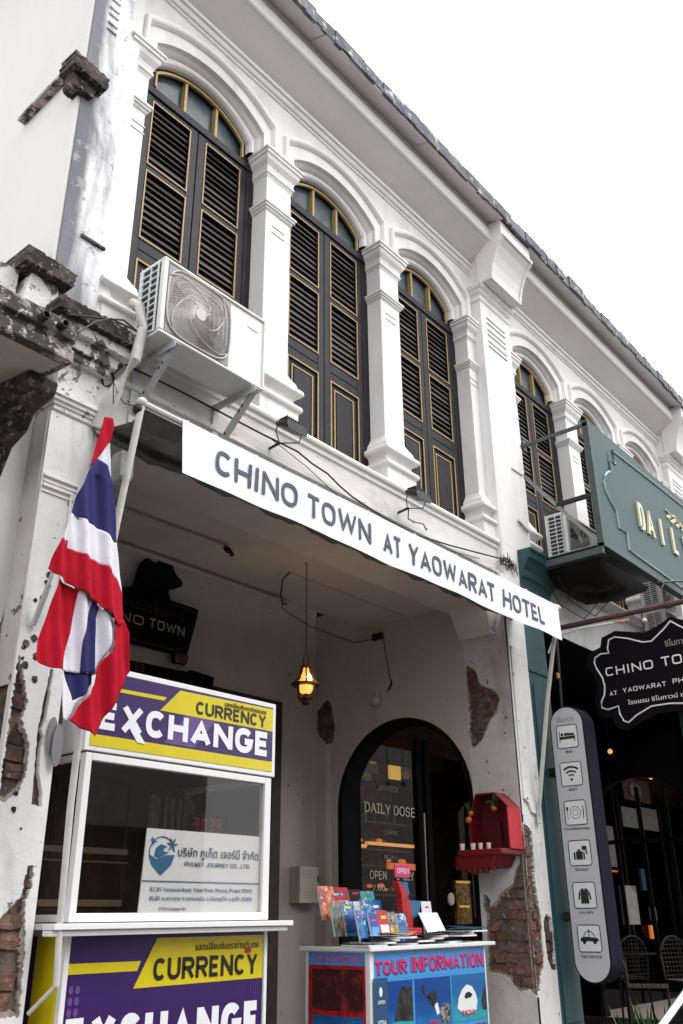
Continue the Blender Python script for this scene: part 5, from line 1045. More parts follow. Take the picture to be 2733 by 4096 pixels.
mk('ceiling_conduit', B().tube([(1.0, 1.20, 3.62), (3.78, 1.21, 3.62)], .020, 8).tube([(1.0, 1.25, 3.635), (3.78, 1.255, 3.635)], .011, 8), 'arcade_wall', smooth=True, label='longer double conduit along the inner edge of the arcade ceiling', cat='conduit')
mk('ceiling_cable', B().tube([(3.30, .74, 3.655), (3.28, .80, 3.60), (3.45, .98, 3.56), (3.68, 1.18, 3.575), (3.78, 1.21, 3.62)], .007, 6), 'cable_brown', smooth=True, label='black cable looping from the ceiling to the double conduit', cat='cable')
mk('ceiling_strip', B().box(3.30, 4.91, .735, .75, 3.648, 3.66), 'arcade_wall', label='thin batten across the arcade ceiling behind the lantern', cat='batten')
mk('conduit_end', B().tube([(2.53, .69, 3.63), (2.58, .68, 3.62), (2.60, .66, 3.57)], .016, 8).tube([(2.55, .69, 3.61), (2.52, .62, 3.56)], .010, 6), 'black_cable', smooth=True, label='black elbow at the end of the short conduit', cat='conduit')
# red altar on the pier
AL = thing('red_altar', 'small red wall altar with orange fruit and cups hung on the side of the pier', 'altar', (4.82, -.05, 1.5))
mk('back_board', B().pyz([(-.23, 1.62), (.11, 1.62), (.11, 1.86), (.05, 2.01), (-.12, 2.01), (-.19, 1.95), (-.23, 1.88)], 4.885, 4.908), 'altar_recess_shaded', AL, bev=.004)
mk('side_board', B().box(4.72, 4.906, -.245, -.231, 1.60, 1.90), 'altar_red', AL, bev=.003); mk('side_board', B().box(4.74, 4.906, .112, .125, 1.60, 1.84), 'altar_red_shaded', AL, bev=.003)  # street side board painted brighter as if daylit, the other boards as if shaded
mk('roof_board', B().pyz([(-.245, 1.90), (-.19, 1.96), (-.12, 2.02), (.05, 2.02), (.125, 1.84), (.11, 1.84), (.045, 2.005), (-.12, 2.005), (-.18, 1.945), (-.235, 1.885)], 4.74, 4.906), 'altar_red_shaded', AL, bev=.003)
mk('shelf', B().box(4.60, 4.905, -.235, .16, 1.555, 1.60), 'altar_red_shaded', AL, bev=.012); mk('lower_shelf', B().pyz([(-.14, 1.47), (.16, 1.46), (.20, 1.50), (.20, 1.56), (-.19, 1.56)], 4.62, 4.905), 'altar_red_shaded', AL, bev=.02)
mk('inner_screen', B().box(4.84, 4.85, -.10, .04, 1.62, 1.80), 'altar_recess_shaded', AL)
for (yy, zz, q_) in ((.18, 1.50, .9), (.14, 1.47, .7), (.09, 1.49, 1.1), (.04, 1.46, .8), (-.01, 1.48, 1.0), (-.06, 1.46, .75), (-.11, 1.49, .9)): mk('tassel', B().lathe((4.64+.02*q_, yy, zz-.045*q_), [(.004, 0), (.030*q_, .006), (.036*q_, .05*q_), (.024, .085)], 9), 'altar_red_shaded', AL, smooth=True)
for i, (xx, yy, r_) in enumerate(((4.62, .12, .020), (4.63, .03, .021), (4.64, -.03, .018), (4.66, -.09, .019))):
    mk('cup', B().lathe((xx, yy, 1.60), [(r_*.8, 0), (r_, .045), (r_*.9, .045), (r_*.7, .01)], 14), 'cup_white', smooth=True, label=['white cup at the left end of the red altar shelf', 'white cup second from the left on the altar shelf', 'small white cup third from the left on the altar shelf', 'white cup at the right end of the red altar shelf'][i], cat='cup', group='cups on the red altar')
for i, (xx, yy, zz, r_) in enumerate(((4.70, .075, 1.870, .021), (4.68, .085, 1.820, .026), (4.72, -.125, 1.895, .020))):
    o = mk('mandarin_orange', B().ball((xx, yy, zz), r_, 14), 'orange', smooth=True, label=['upper orange fruit hanging at the left of the red altar', 'lower and larger orange fruit hanging at the left of the red altar', 'single orange fruit hanging at the right of the red altar'][i], cat='orange', group='oranges hung on the altar')
b = B()
for (yy, zz) in ((.10, 1.90), (-.12, 1.95)):
    for k in range(9):
        a = rr.uniform(0, 2*PI); p0 = Vector((4.71, yy, zz)); d = Vector((rr.uniform(-.4, .1), math.cos(a), math.sin(a))); e = Vector((0, -d.z, d.y))*.3
        b.add([p0, p0+d*.03+e*.03, p0+d*.07, p0+d*.03-e*.03], [(0, 1, 2, 3)])
mk('leaf_sprig', b, 'leaf', AL, fix=False, kind='stuff')
# kiosk mirror discs on left pier
for i, (x, z, r_) in enumerate(((.70, 1.90, .045), (.725, 1.86, .05))):
    b = B(); n = 24; b.add([(x+r_*.55*math.cos(2*PI*k/n), -.262-.012*i, z+r_*1.9*math.sin(2*PI*k/n)) for k in range(n)]+[(x+r_*.55*math.cos(2*PI*k/n), -.256-.012*i, z+r_*1.9*math.sin(2*PI*k/n)) for k in range(n)], [tuple(range(n)), tuple(range(2*n-1, n-1, -1))]+[(k, (k+1) % n, n+(k+1) % n, n+k) for k in range(n)])
    mk('plastic_disc', b, 'poster_grey', label=['left clear grey plastic disc fixed on the pier beside the kiosk', 'right clear grey plastic disc overlapping the first on the pier'][i], cat='disc', bev=.001)

# ================================================================== projecting light box with service icons
LB = thing('service_light_box', 'tall rounded light box sign with six hotel service icons in front of the teal pier', 'sign', (5.49, -.48, .68))
def cap(y0, y1, z0, z1, n=16):
    r = (y1-y0)/2; c = (y0+y1)/2
    return [(c+r*math.cos(PI*i/n), z1-r+r*math.sin(PI*i/n)) for i in range(n+1)]+[(c-r*math.cos(PI*i/n), z0+r-r*math.sin(PI*i/n)) for i in range(n+1)]
mk('case', B().pyz(cap(-.628, -.322, .665, 2.742), 5.402, 5.60), 'sign_side', LB, bev=.008); mk('face', B().pyz(cap(-.615, -.335, .678, 2.728), 5.394, 5.4015), 'sign_face', LB)
X = 5.393; YC = -.473
def lp(pts, m='ink2', name='icon'):  # icon polygon in local u (to the right), v (up)
    return None
mat('ink2', (.014, .014, .016), .5)
def icon(cz, polys, cap_, w):
    b = B()
    def put(pts): b.prism(pts, lambda p: (X-.0015, YC-p[0], cz+p[1]), lambda p: (X+.0015, YC-p[0], cz+p[1]))
    r, R0 = .022, .096
    def rr_(R0, r): return [(sx*(R0-r)+r*math.cos(a0+PI/2*i/5), sz*(R0-r)+r*math.sin(a0+PI/2*i/5)) for sx, sz, a0 in ((1, 1, 0), (-1, 1, PI/2), (-1, -1, PI), (1, -1, 3*PI/2)) for i in range(6)]
    o, i_ = rr_(R0, .024), rr_(R0-.0055, .019); n = len(o)
    b.add([(X-.0015, YC-p[0], cz+p[1]) for p in o+i_]+[(X+.0015, YC-p[0], cz+p[1]) for p in o+i_], [(k, (k+1) % n, n+(k+1) % n, n+k) for k in range(n)]+[(k, (k+1) % n, 2*n+(k+1) % n, 2*n+k) for k in range(n)]+[(n+k, n+(k+1) % n, 3*n+(k+1) % n, 3*n+k) for k in range(n)])
    for q in polys: put(q)
    mk('icon_tile', B().pyz([(YC-.088, cz-.088), (YC+.088, cz-.088), (YC+.088, cz+.088), (YC-.088, cz+.088)], X-.0004, X+.0006), 'tile_face', LB)
    mk('service_icon', b, 'ink2', LB)
    text('caption', cap_, (X-.001, YC+w/2, cz-.135), (0, -1, 0), EZ, w, .024, 'ink2', LB, th=.001, bold=.006)
def circ(cx, cz, r, n=12): return [(cx+r*math.cos(2*PI*i/n), cz+r*math.sin(2*PI*i/n)) for i in range(n)]
def box2(a, b_, c, d): return [(a, c), (b_, c), (b_, d), (a, d)]
def ring(cx, cz, r, t, a0=0, a1=2*PI, n=24): return [(cx+(r+t)*math.cos(a0+(a1-a0)*i/n), cz+(r+t)*math.sin(a0+(a1-a0)*i/n)) for i in range(n+1)]+[(cx+r*math.cos(a0+(a1-a0)*i/n), cz+r*math.sin(a0+(a1-a0)*i/n)) for i in range(n, -1, -1)]
icon(2.49, [box2(-.07, -.064, -.045, .045), box2(-.064, .07, -.022, .002), box2(.064, .07, -.045, .006), circ(-.045, .018, .013), [(-.03, .006), (.064, .006), (.064, .022), (-.02, .03)]], 'Bed', .055)
icon(2.189, [ring(0, -.045, .092, .016, PI*.28, PI*.72), ring(0, -.045, .060, .014, PI*.28, PI*.72), ring(0, -.045, .032, .011, PI*.28, PI*.72), circ(0, -.045, .011)], 'WiFi', .07)
icon(1.888, [ring(0, 0, .044, .004), ring(0, 0, .022, .003), box2(-.071, -.067, -.05, .05), box2(-.078, -.060, .02, .045), [(.064, -.05), (.069, -.05), (.074, .0), (.071, .05), (.064, .05)]], 'Food/Beverage', .22)
icon(1.585, [box2(-.035, .022, -.05, .012), box2(-.055, -.040, -.05, .005), box2(.027, .040, -.05, .005), box2(-.02, .006, .013, .026), box2(.02, .06, .02, .05), [(.045, .018), (.06, .018), (.066, -.02), (.055, -.01)]], 'Storage', .11)
icon(1.278, [[(-.026, .045), (-.006, .05), (0, .03), (.006, .05), (.026, .045), (.032, .0), (.034, -.06), (-.034, -.06), (-.032, .0)], [(-.028, .045), (-.045, .02), (-.056, -.03), (-.044, -.034), (-.034, .005)], [(.028, .045), (.045, .02), (.056, -.03), (.044, -.034), (.034, .005)]], 'Laundry', .12)
icon(.975, [[(-.075, -.02), (-.07, .005), (-.04, .012), (-.03, .012), (.07, .004), (.076, -.02)], ring(0, .004, .042, .006, .1, PI-.1), box2(-.003, .003, .008, .045), circ(-.043, -.024, .015), circ(.043, -.024, .015), [(-.008, .05), (.008, .05), (.004, .062), (-.004, .062)]], 'Taxi Service', .17)
text('lettering', 'ชิโนทาวน์', (X-.001, YC+.075, 2.612), (0, -1, 0), EZ, .15, .045, 'letter_dim', LB, th=.001, bold=.006)
mk('hanging_tube', B().tube([(5.50, -.40, 2.72), (5.50, -.42, 3.20), (5.52, -.42, 3.62)], .012, 8), 'black_metal', LB, smooth=True)
mk('wall_bracket', B().box(5.44, 5.56, -.33, -.20, 2.2, 2.26).box(5.44, 5.56, -.33, -.20, 1.1, 1.16), 'black_metal', LB)
bu = thing('copper_bulb_holder', 'small copper bulb holder on the black tube above the light box', 'bulb', (5.53, -.36, 2.95))
mk('holder', B().lathe((5.50, -.40, 3.0), [(.012, 0), (.022, .01), (.022, .05), (.013, .06)], 12), 'copper', bu, smooth=True)

# ================================================================== hanging black hotel sign over the road side
CS = thing('hanging_hotel_sign', 'black scroll edged hanging sign with white hotel name hung on a rusty rod', 'sign', (6.0, -1.27, 2.6))
half = [(-.932, 3.43), (-.760, 3.475), (-.623, 3.436), (-.600, 3.353), (-.520, 3.33), (-.467, 3.301), (-.446, 3.228), (-.460, 3.17), (-.499, 3.111), (-.520, 3.05), (-.516, 2.981), (-.487, 2.90), (-.487, 2.849), (-.50, 2.76), (-.54, 2.72), (-.623, 2.716), (-.640, 2.65), (-.68, 2.605), (-.755, 2.588), (-.869, 2.643), (-1.034, 2.700), (-1.20, 2.69)]
full = [(-1.27, 3.50), (-1.14, 3.44), (-1.03, 3.41)]+half+[(-1.27, 2.68)]
mir = [(-2.54-y, z) for y, z in full[::-1]][1:-1]
mk('board', B().pyz(full+mir, 5.995, 6.03), 'sign_black', CS, bev=.004)
hb = [(-1.27, 3.46), (-1.20, 3.40), (-1.077, 3.315), (-1.0, 3.322), (-.871, 3.38), (-.75, 3.418), (-.69, 3.40), (-.67, 3.33), (-.675, 3.283), (-.60, 3.288), (-.54, 3.262), (-.527, 3.22), (-.541, 3.168), (-.585, 3.076), (-.598, 3.0), (-.585, 2.92), (-.548, 2.86), (-.545, 2.81), (-.60, 2.785), (-.701, 2.802), (-.702, 2.736), (-.730, 2.67), (-.77, 2.650), (-.847, 2.70), (-.992, 2.76), (-1.15, 2.76), (-1.27, 2.745)]
loop = hb+[(-2.54-y, z) for y, z in hb[::-1]][1:]
mk('scroll_line', B().tube([(5.990, y, z) for y, z in loop], .0072, 6), 'letter_white', CS)
def ct(s, y0, y1, z0, z1, m='letter_white', bold=.0):
    if ord(s[0]) < 256: return block('lettering', s, (5.9945, y0, z0), (0, -1, 0), EZ, abs(y1-y0), z1-z0, m, CS, th=.002, t=.15, sq=5, gap=.2)
    return text('lettering', s, (5.9945, y0, z0), (0, -1, 0), EZ, abs(y1-y0), z1-z0, m, CS, th=.002, bold=bold)
ct('CHINO', -.622, -1.058, 3.080, 3.156, bold=.006); ct('TOWN', -1.135, -1.56, 3.083, 3.163, bold=.006)
ct('AT', -.633, -.702, 2.903, 2.942); ct('YAOWARAT', -.757, -1.145, 2.912, 2.952); ct('PHUKET', -1.205, -1.50, 2.920, 2.962)
ct('โรงแรม ชิโนทาวน์ แอท เยาวราช ภูเก็ต', -.788, -1.74, 2.79, 2.845, bold=.008); ct('ชิโนทาวน์', -1.19, -1.42, 3.245, 3.305, 'letter_dim', .004)
for yy in (-1.02, -1.62): mk('hanger', B().tube([(6.01, yy, 3.40), (6.01, yy, 3.61)], .006, 6), 'black_metal', CS)
RD = thing('rusty_rod', 'thick rusty brown pipe sticking out over the black hanging sign', 'pipe', (6.0, -1, 3.6))
mk('rod', B().tube([(6.0, .0, 3.61), (6.0, -2.2, 3.61)], .024, 10), 'rust', RD, smooth=True); mk('collar', B().tube([(6.0, -1.25, 3.61), (6.0, -1.30, 3.61)], .031, 10), 'rust', RD, smooth=True)
mk('curved_conduit', B().tube([(5.62, -.27, 3.28), (5.63, -.32, 3.38), (5.66, -.42, 3.44), (5.7, -.58, 3.47), (5.75, -.80, 3.475), (5.78, -.95, 3.475)], .010, 8), 'pvc', smooth=True, label='white conduit curving out from the teal pier below the rusty pipe', cat='conduit')
mk('copper_joint', B().tube([(5.76, -.86, 3.478), (5.78, -.92, 3.48), (5.79, -.98, 3.482)], [.010, .018, .012], 8), 'copper', smooth=True, label='shiny copper joint on the white conduit under the rusty pipe', cat='joint')
mk('round_bulb', B().ball((5.95, -1.06, 3.50), .022), 'cup_white', smooth=True, label='small round white bulb above the top edge of the black hanging sign', cat='bulb')

# ================================================================== green cafe sign
GS = thing('cafe_sign', 'large green cafe sign board with cream raised letters and scroll border', 'sign', (7.6, -.9, 4.13))
mk('board', B().box(5.62, 9.62, -.93, -.90, 4.175, 5.42), 'sign_teal', GS)
b = B(); b.box(5.585, 5.619, -.94, -.88, 4.13, 5.43); b.box(5.585, 9.65, -.945, -.87, 4.135, 4.174); b.box(5.62, 9.65, -.93, -.88, 5.421, 5.44); b.box(9.621, 9.65, -.94, -.88, 4.175, 5.42)
for x in (6.6, 7.6, 8.6): b.box(x, x+.04, -.899, -.87, 4.175, 5.42)
mks('steel_frame', b, 'teal_steel', GS, bev=.003)
orn = [(8.0, 5.345), (7.2, 5.335), (6.128, 5.307), (6.149, 5.16), (6.08, 5.20), (5.966, 5.165), (5.986, 5.014), (5.90, 4.97), (5.827, 4.91), (5.792, 4.836), (5.80, 4.76), (5.862, 4.691), (5.93, 4.64), (5.987, 4.601), (6.0, 4.438), (6.172, 4.445), (6.166, 4.269), (6.324, 4.263), (7.51, 4.235), (8.2, 4.235)]
orn[2:5] = [(6.115, 5.31), (6.135, 5.17), (6.09, 5.18), (6.03, 5.285), (5.966, 5.165)]
orn = [(8.0, 5.345), (7.2, 5.335), (6.118, 5.305), (6.145, 5.16), (6.08, 5.18)]
b = B(); b.tube([(x, -.936, z) for x, z in orn], .011, 6)
b.tube([(x, -.936, z) for x, z in [(6.02, 5.235), (5.99, 5.16), (5.985, 5.03), (5.91, 4.985), (5.835, 4.92), (5.795, 4.84), (5.805, 4.76), (5.865, 4.69), (5.935, 4.645), (5.987, 4.601), (6.0, 4.438), (6.172, 4.445), (6.166, 4.269), (6.324, 4.263), (7.51, 4.235), (9.3, 4.235)]], .011, 6)
mks('scroll_border', b, 'pale_trim', GS, smooth=True)
for ch, x0, x1 in (('D', 6.53, 6.665), ('A', 6.73, 6.905), ('I', 7.085, 7.135), ('L', 7.40, 7.54), ('Y', 7.72, 7.90), ('D', 8.2, 8.4), ('O', 8.5, 8.72), ('S', 8.82, 9.0), ('E', 9.1, 9.27)):
    block('letter', ch, (x0, -.9315, 4.60), EX, EZ, x1-x0, .295, 'cream_letter', GS, th=.022, t=.155)
b = B()
for k in range(9): b.ball((7.42+.05*k, -.935, 5.02+.03*math.sin(k*2.1)), .030, 8, sc=(1.2, .5, .9))
b.tube([(7.38, -.94, 5.10), (7.5, -.945, 5.06), (7.62, -.94, 5.09), (7.75, -.945, 5.02), (7.9, -.94, 5.05)], .014, 6); mk('relief_ornament', b, 'cream_letter', GS, smooth=True)
for z in (5.40,):
    mk('support_arm', B().box(5.585, 5.60, -.93, -.20, 5.365, 5.405).box(5.60, 5.625, -.93, -.20, 5.400, 5.405).box(5.575, 5.64, -.262, -.25, 5.33, 5.45), 'teal_steel', GS, bev=.002)
mk('support_arm', B().box(5.60, 5.63, -.90, -.52, 4.645, 4.685), 'black_metal', GS); mk('brace', B().prism([(-.21, 5.10), (-.21, 5.04), (-.89, 4.15), (-.93, 4.15)], lambda p: (5.605, p[0], p[1]), lambda p: (5.612, p[0], p[1])), 'grey_metal', GS)
mk('bottom_arm', B().box(5.56, 5.60, -.93, -.20, 4.062, 4.125).box(5.60, 5.63, -.93, -.20, 4.062, 4.068), 'teal_steel', GS, bev=.003)
bx('platform_plate', (5.63, 6.9, -.86, -.20, 4.175, 4.185), 'grey_metal', GS)
b = B(); nu, nv = 34, 18; v = []
for i in range(nu+1):
    for j in range(nv+1):
        u, w_ = i/nu, j/nv; x = 5.64+1.12*u; y = -.86+.62*w_; dip = (math.sin(PI*min(1, max(0, u)))**.35)*(math.sin(PI*w_)**.3)*.62
        v.append((x, y, 4.06-dip*(.17+.10*math.sin(PI*(u*.9+.05)))-.07*dip*noise.noise(Vector((x*4, y*5, 1)))-.03*dip*noise.noise(Vector((x*13, y*13, 4)))))
b.add(v, [((nv+1)*i+j, (nv+1)*i+j+1, (nv+1)*(i+1)+j+1, (nv+1)*(i+1)+j) for i in range(nu) for j in range(nv)])
mk('black_tarp', b, 'tarp', smooth='all', fix=False, label='crumpled black tarpaulin bundle slung under the green sign platform', cat='tarpaulin')
b = B()
for yy in (-.30, -.42): b.tube([(5.62, yy, 4.05), (5.9, yy, 3.80), (6.4, yy, 3.78), (6.8, yy, 4.05)], .005, 5)
mk('tarp_rope', b, 'black_cable', label='thin ropes holding the black tarpaulin bundle', cat='rope')
sp_ = thing('sign_spotlight', 'black spotlight on a thin arm below the green sign', 'spotlight', (7.3, -1.0, 4.2))
mk('arm', B().tube([(6.95, -.94, 4.16), (7.15, -1.02, 4.20), (7.35, -1.12, 4.22)], .010, 6).tube([(6.78, -.94, 4.18), (6.76, -.95, 4.09), (6.82, -.95, 4.05), (6.90, -.95, 4.12)], .006, 6), 'black_metal', sp_, smooth=True); mk('head', B().tube([(7.32, -1.10, 4.20), (7.37, -1.13, 4.32)], [.05, .075], 12), 'black_metal', sp_, smooth=True)

# ================================================================== seen through the arch: cafe window lettering and glowing shelves
CW = thing('cafe_window_lettering', 'pale serif shop name and opening lines painted on the cafe window behind the arch', 'lettering', (6.2, 1.98, 1.5))
def wt(s, x0, x1, z0, z1, m='glass_letter', bold=.0): return text('lettering', s, (x0, 2.012, z0), EX, EZ, x1-x0, z1-z0, m, CW, th=.001, bold=bold)
wt('DAILY DOSE', 5.80, 6.66, 2.10, 2.20, bold=.01); wt('SANDWICH', 6.02, 6.36, 2.33, 2.39, 'letter_dim'); wt('COFFEE', 6.10, 6.34, 1.905, 1.945, 'letter_dim'); wt('BUAY', 6.10, 6.32, 1.67, 1.705, 'letter_dim'); wt('OPEN', 5.86, 6.13, 1.475, 1.555); wt('DAILY', 6.30, 6.60, 1.475, 1.555); wt('7.00', 5.90, 6.10, 1.37, 1.42)
for i, (n_, a, c, y, z0, z1, m, lb, ct_) in enumerate((
  ('menu_board', 5.86, 6.10, 2.06, 2.50, 2.66, 'poster_grey', 'grey menu board in the cafe window behind the arch', 'menu board'),
  ('round_logo', 5.96, 6.07, 2.06, 2.60, 2.74, 'orange_glow', 'orange glowing logo sign in the cafe window', 'sign'),
  ('lit_poster', 6.32, 6.50, 2.06, 2.48, 2.76, 'yellow_glow', 'yellow lit poster above the cafe lettering', 'poster'),
  ('brown_lamp_shade', 6.50, 6.80, 2.06, 2.50, 2.70, 'gold_print', 'brown box lamp beside the yellow lit poster', 'lamp'),
  ('bread_shelf', 5.9, 6.7, 2.06, 1.80, 1.83, 'warm_glow', 'self glowing upper bread shelf behind the cafe lettering', 'shelf'),  # shelf and tray glow by themselves in place of lamp light
  ('pastry_tray', 6.25, 6.75, 2.06, 1.58, 1.64, 'orange_glow', 'self glowing orange tray of pastry behind the cafe window', 'tray'),
  ('display_case', 7.45, 7.75, 2.06, 1.05, 1.50, 'gold_print', 'glass drinks case lit yellow beside the pier seen through the arch', 'display case'),
  ('case_lamp', 7.46, 7.74, 2.05, 1.47, 1.49, 'yellow_glow', 'yellow strip lamp over the drinks case', 'lamp'),
  ('case_lamp', 7.50, 7.70, 2.05, 1.22, 1.24, 'yellow_glow', 'lower yellow strip lamp inside the drinks case', 'lamp'),
  ('lower_poster', 5.80, 5.98, 2.06, 2.42, 2.50, 'gold_print', 'small round yellow badge at the left of the cafe window', 'badge'))):
    inner(n_, a, c, y, z0, z1, m, lb, ct_)
b = B(); rq = random.Random(21)
CB = thing('pastry_display', 'pastry display with heaped loaves, some self glowing amber, behind the cafe window seen through the arch', 'display', (6.2, 2.15, 1.4))
for k in range(26):
    xx = rq.uniform(5.78, 6.62); zz = rq.choice([1.66, 1.80, 1.84, 1.40]); 
    mk('loaf', B().ball((xx, 2.16+rq.uniform(0, .1), zz+rq.uniform(-.02, .03)), rq.uniform(.022, .045), 8, sc=(1.5, 1, .7)), rq.choice(['gold_print', 'orange_glow', 'shelf_dim', 'warm_glow', 'rust', 'gold_print']), CB, smooth=True)  # some loaves glow by themselves, warm light put into the bread
for zz in (1.33, 1.60, 1.755, 2.02): mk('shelf_board', B().box(5.74, 6.68, 2.10, 2.30, zz, zz+.012), 'shelf_dim', CB)
for k, xx in enumerate((5.84, 6.02, 6.18, 6.36, 6.52)): mk('bottle', B().lathe((xx, 2.2, 2.035), [(.028, 0), (.03, .12), (.012, .16), (.012, .21)], 10), rq.choice(['shelf_dim', 'gold_print', 'poster_grey']), CB, smooth=True)
mk('back_panel', B().box(5.72, 6.70, 2.34, 2.36, 1.1, 2.75), 'rust', CB)
for k in range(5):
    x_, y_, z_ = 7.0+1.2*k+rq.uniform(-.2, .2), rq.uniform(.6, 1.6), rq.uniform(2.5, 3.1)
    T = thing('pendant_bulb', ['amber pendant bulb nearest the teal pier', 'second amber pendant bulb inside the teal bay', 'third amber pendant bulb inside the teal bay', 'fourth amber pendant bulb under the cafe ceiling', 'fifth amber pendant bulb under the cafe ceiling', 'sixth amber pendant bulb, deeper in the arcade', 'seventh amber pendant bulb, deeper in the arcade', 'eighth amber pendant bulb, far down the arcade', 'farthest amber pendant bulb down the arcade'][k], 'bulb', (x_, y_, z_), 'pendant bulbs in the cafe arcade')
    mk('cord', B().tube([(x_, y_, z_+.04), (x_, y_, 3.66)], .004, 5), 'black_cable', T); mk('globe', B().ball((x_, y_, z_), .032, 10), 'warm_glow', T, smooth=True)
mk('wall_clock', B().lathe((0, 0, 0), [(.06, 0), (.065, .01), (.05, .02)], 20), 'box_cream', label='small round clock on the cafe front behind the brochures', cat='clock')
o = bpy.data.objects['wall_clock']; o.location = (7.20, 1.97, 1.30); o.rotation_euler = (PI/2, 0, 0)
mk('door_pull', B().tube([(6.745, 1.95, 1.2), (6.745, 1.95, 2.15)], .010, 8), 'chrome', smooth=True, label='long steel pull handle on the cafe door behind the arch', cat='handle')
# deep inside the teal bay
for n_, a, c, y, z0, z1, m, lb, ct_ in (
  ('lit_logo_sign', 11.95, 12.95, 1.90, 2.72, 3.05, 'rust', 'brown framed cafe sign with a pale leaf emblem over the glass doors', 'sign'),
  ('orange_strip_lamp', 11.95, 13.1, 2.6, 1.74, 1.765, 'orange_glow', 'thin orange strip lamp deep in the cafe', 'lamp'),
  ('white_counter_card', 12.50, 12.68, 1.95, 1.04, 1.22, 'poster_grey', 'white card with large initials on the cafe counter', 'card'),
  ('blue_poster', 12.3, 12.45, 1.95, 1.45, 1.75, 'navy_print', 'narrow blue poster on the cafe glass', 'poster'),
  ('orange_bottle_group', 12.4, 12.62, 1.95, .80, .98, 'orange_glow', 'orange glowing bottles on the cafe counter', 'bottles'),
  ('grey_banner_stand', 11.2, 11.7, 1.80, 1.0, 1.5, 'dim_pane', 'grey oval poster standing by the cafe door', 'poster'),
  ('window_reflection_panel', 11.25, 11.6, 1.96, 1.75, 2.3, 'dim_pane', 'grey panel painted as a reflection left of the arched glass doors', 'window panel')):  # flat grey panel whose colour stands in for a window reflection
    inner(n_, a, c, y, z0, z1, m, lb, ct_)
b = B(); 
for q in (-1, 1): b.pxz([(12.36+q*.02, 2.78), (12.36+q*.19, 2.80), (12.36+q*.21, 2.92), (12.36+q*.10, 2.99), (12.36+q*.03, 2.96)], 1.880, 1.895)
o = mk('pale_emblem', b, 'dim_pane', label='pale leaf shaped emblem mounted on the brown cafe sign', cat='emblem')
# pale panes over the transoms, daylight reflections painted into their colour
for i, (a, c) in enumerate(((11.95, 12.5), (12.62, 13.3))):
    inner('transom_reflection', a, c, 1.97, 2.33, 2.62 if i == 0 else 2.66, 'dim_pane', ['left painted pale reflection on the transom over the cafe doors', 'right painted pale reflection on the transom over the cafe doors'][i], 'window pane')
# cafe chairs and table
def chair(x, y, a, label):
    T = thing('rattan_chair', label, 'chair', (x, y, 0), 'rattan chairs outside the cafe'); c, s_ = math.cos(a), math.sin(a)
    def P(u, v, z): return (x+u*c-v*s_, y+u*s_+v*c, z)
    b = B(); b.tube([P(-.2, -.2, .45), P(.2, -.2, .45), P(.2, .2, .45), P(-.2, .2, .45), P(-.2, -.2, .45)], .012, 6)
    for k in range(9): t = -.18+.045*k; b.tube([P(t, -.2, .455), P(t, .2, .455)], .009, 4); b.tube([P(-.2, t, .462), P(.2, t, .462)], .009, 4)
    mk('seat', b, 'rattan', T)
    b = B(); arc_ = [P(.22*math.cos(t), .20+.05*math.sin(t), .62+.28*math.sin(t)) for t in [PI*i/12 for i in range(13)]]
    b.tube([P(.2, .2, .45)]+arc_+[P(-.2, .2, .45)], .014, 6)
    for k in range(9):
        u = -.18+.045*k; h = .62+.28*math.sqrt(max(0, 1-(u/.22)**2)); b.tube([P(u, .21, .46), P(u, .24, h)], .006, 4)
    for k in range(9):
        z = .50+.045*k; w = .2 if z < .62 else .22*math.sqrt(max(.01, 1-((z-.62)/.28)**2)); b.tube([P(-w, .22, z), P(w, .22, z)], .006, 4)
    mk('backrest', b, 'rattan', T)
    for u in (-.19, .19):
        for v_ in (-.19, .19): mk('leg', B().tube([P(u, v_, .45), P(u*1.1, v_*1.1, 0)], .013, 6), 'rattan', T)
chair(8.5, .45, .4, 'rattan cafe chair nearest the light box, back turned to the street'); chair(9.5, .35, -.5, 'second rattan cafe chair further along the arcade'); chair(9.6, 1.2, 2.6, 'rattan cafe chair on the far side of the table')
T = thing('cafe_table', 'small round dark cafe table between the rattan chairs', 'table', (9.0, .9, 0)); mk('tabletop', B().lathe((9.0, .9, .72), [(.35, 0), (.36, .01), (.35, .025)], 24), 'cafe_black', T, smooth=True); mk('leg', B().tube([(9.0, .9, 0), (9.0, .9, .72)], .03, 8), 'black_metal', T)
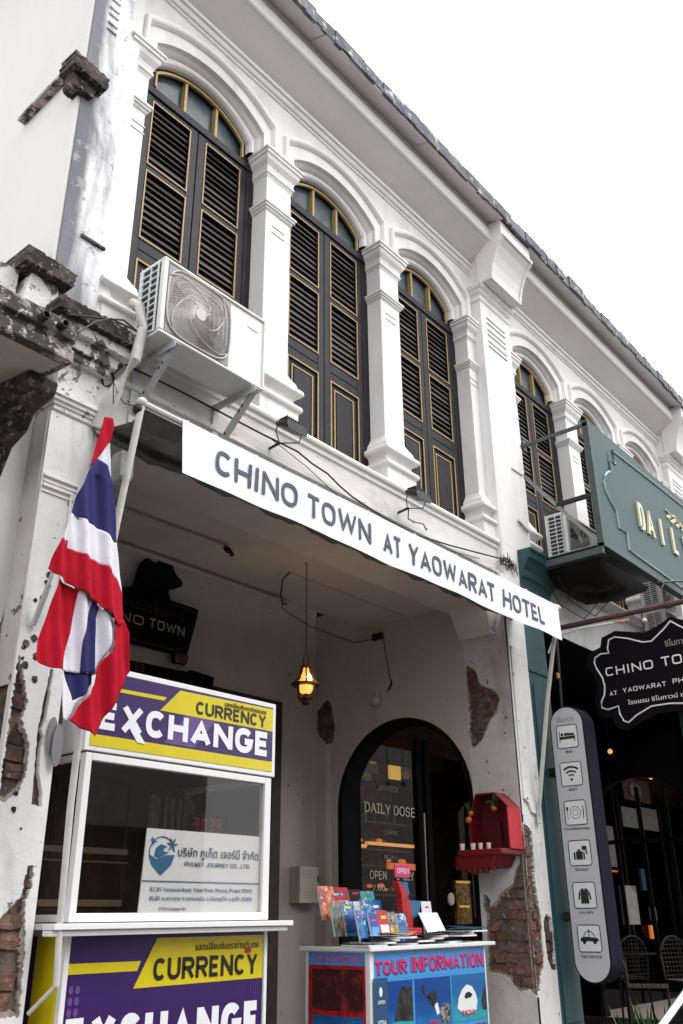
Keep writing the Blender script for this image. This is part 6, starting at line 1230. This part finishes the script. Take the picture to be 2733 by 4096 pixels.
for k, (x, y, lb) in enumerate(((6.0, -.40, 'spiky green plant at the foot of the light box'), (6.35, -.42, 'second spiky green plant right of the first'), (6.62, -.45, 'third spiky green plant near the car'))):
    T = thing('potted_plant', lb, 'plant', (x, y, 0), 'spiky plants along the arcade edge'); mk('pot', B().lathe((x, y, 0), [(.07, 0), (.10, .16), (.11, .17), (.09, .17), (.09, .15)], 14), 'rust', T, smooth=True); rq = random.Random(k)
    for j in range(11):
        a = rq.uniform(0, 2*PI); l = rq.uniform(.22, .40); d = Vector((math.cos(a)*.35, math.sin(a)*.35, 1)).normalized(); e = Vector((-math.sin(a), math.cos(a), 0))*.016; p0 = Vector((x, y, .15))
        mk('leaf', B().add([p0-e*.5, p0+d*l*.5-e, p0+d*l, p0+d*l*.5+e, p0+e*.5], [(0, 1, 2, 3, 4)]), 'leaf', T, fix=False)
# car at the lower right corner
CR = thing('parked_car', 'dark car with bright windscreen pillar at the lower right corner of the road', 'car', (5.4, -2.5, -.3))
mk('body', B().prism([(2.9, -.05), (2.92, .30), (3.10, .50), (3.42, .585), (3.9, .62), (7.2, .62), (7.5, .45), (7.55, -.05)], lambda p: (p[0], -1.72, p[1]), lambda p: (p[0], -3.36, p[1])), 'car_black', CR, bev=.05, seg=3)
mk('cabin', B().prism([(3.42, .585), (4.35, .99), (4.7, 1.10), (6.2, 1.12), (7.1, .62)], lambda p: (p[0], -1.76-(p[1]-.58)*.25, p[1]), lambda p: (p[0], -3.32+(p[1]-.58)*.25, p[1])), 'windscreen', CR, bev=.01)
mk('pillar', B().tube([(3.40, -1.735, .575), (3.95, -1.79, .815), (4.35, -1.85, .985), (4.7, -1.88, 1.10), (6.2, -1.89, 1.125), (7.1, -1.78, .63)], .022, 8), 'chrome', CR, smooth=True)
for x in (3.75, 6.7):
    for y in (-1.78, -3.30): wheel = mk('wheel', B().tube([(x, y-.09, 0), (x, y+.09, 0)], .30, 20), 'black_vinyl', CR, smooth=True)
for o in [c for c in bpy.data.objects if c.type == 'EMPTY']: o.hide_render = False
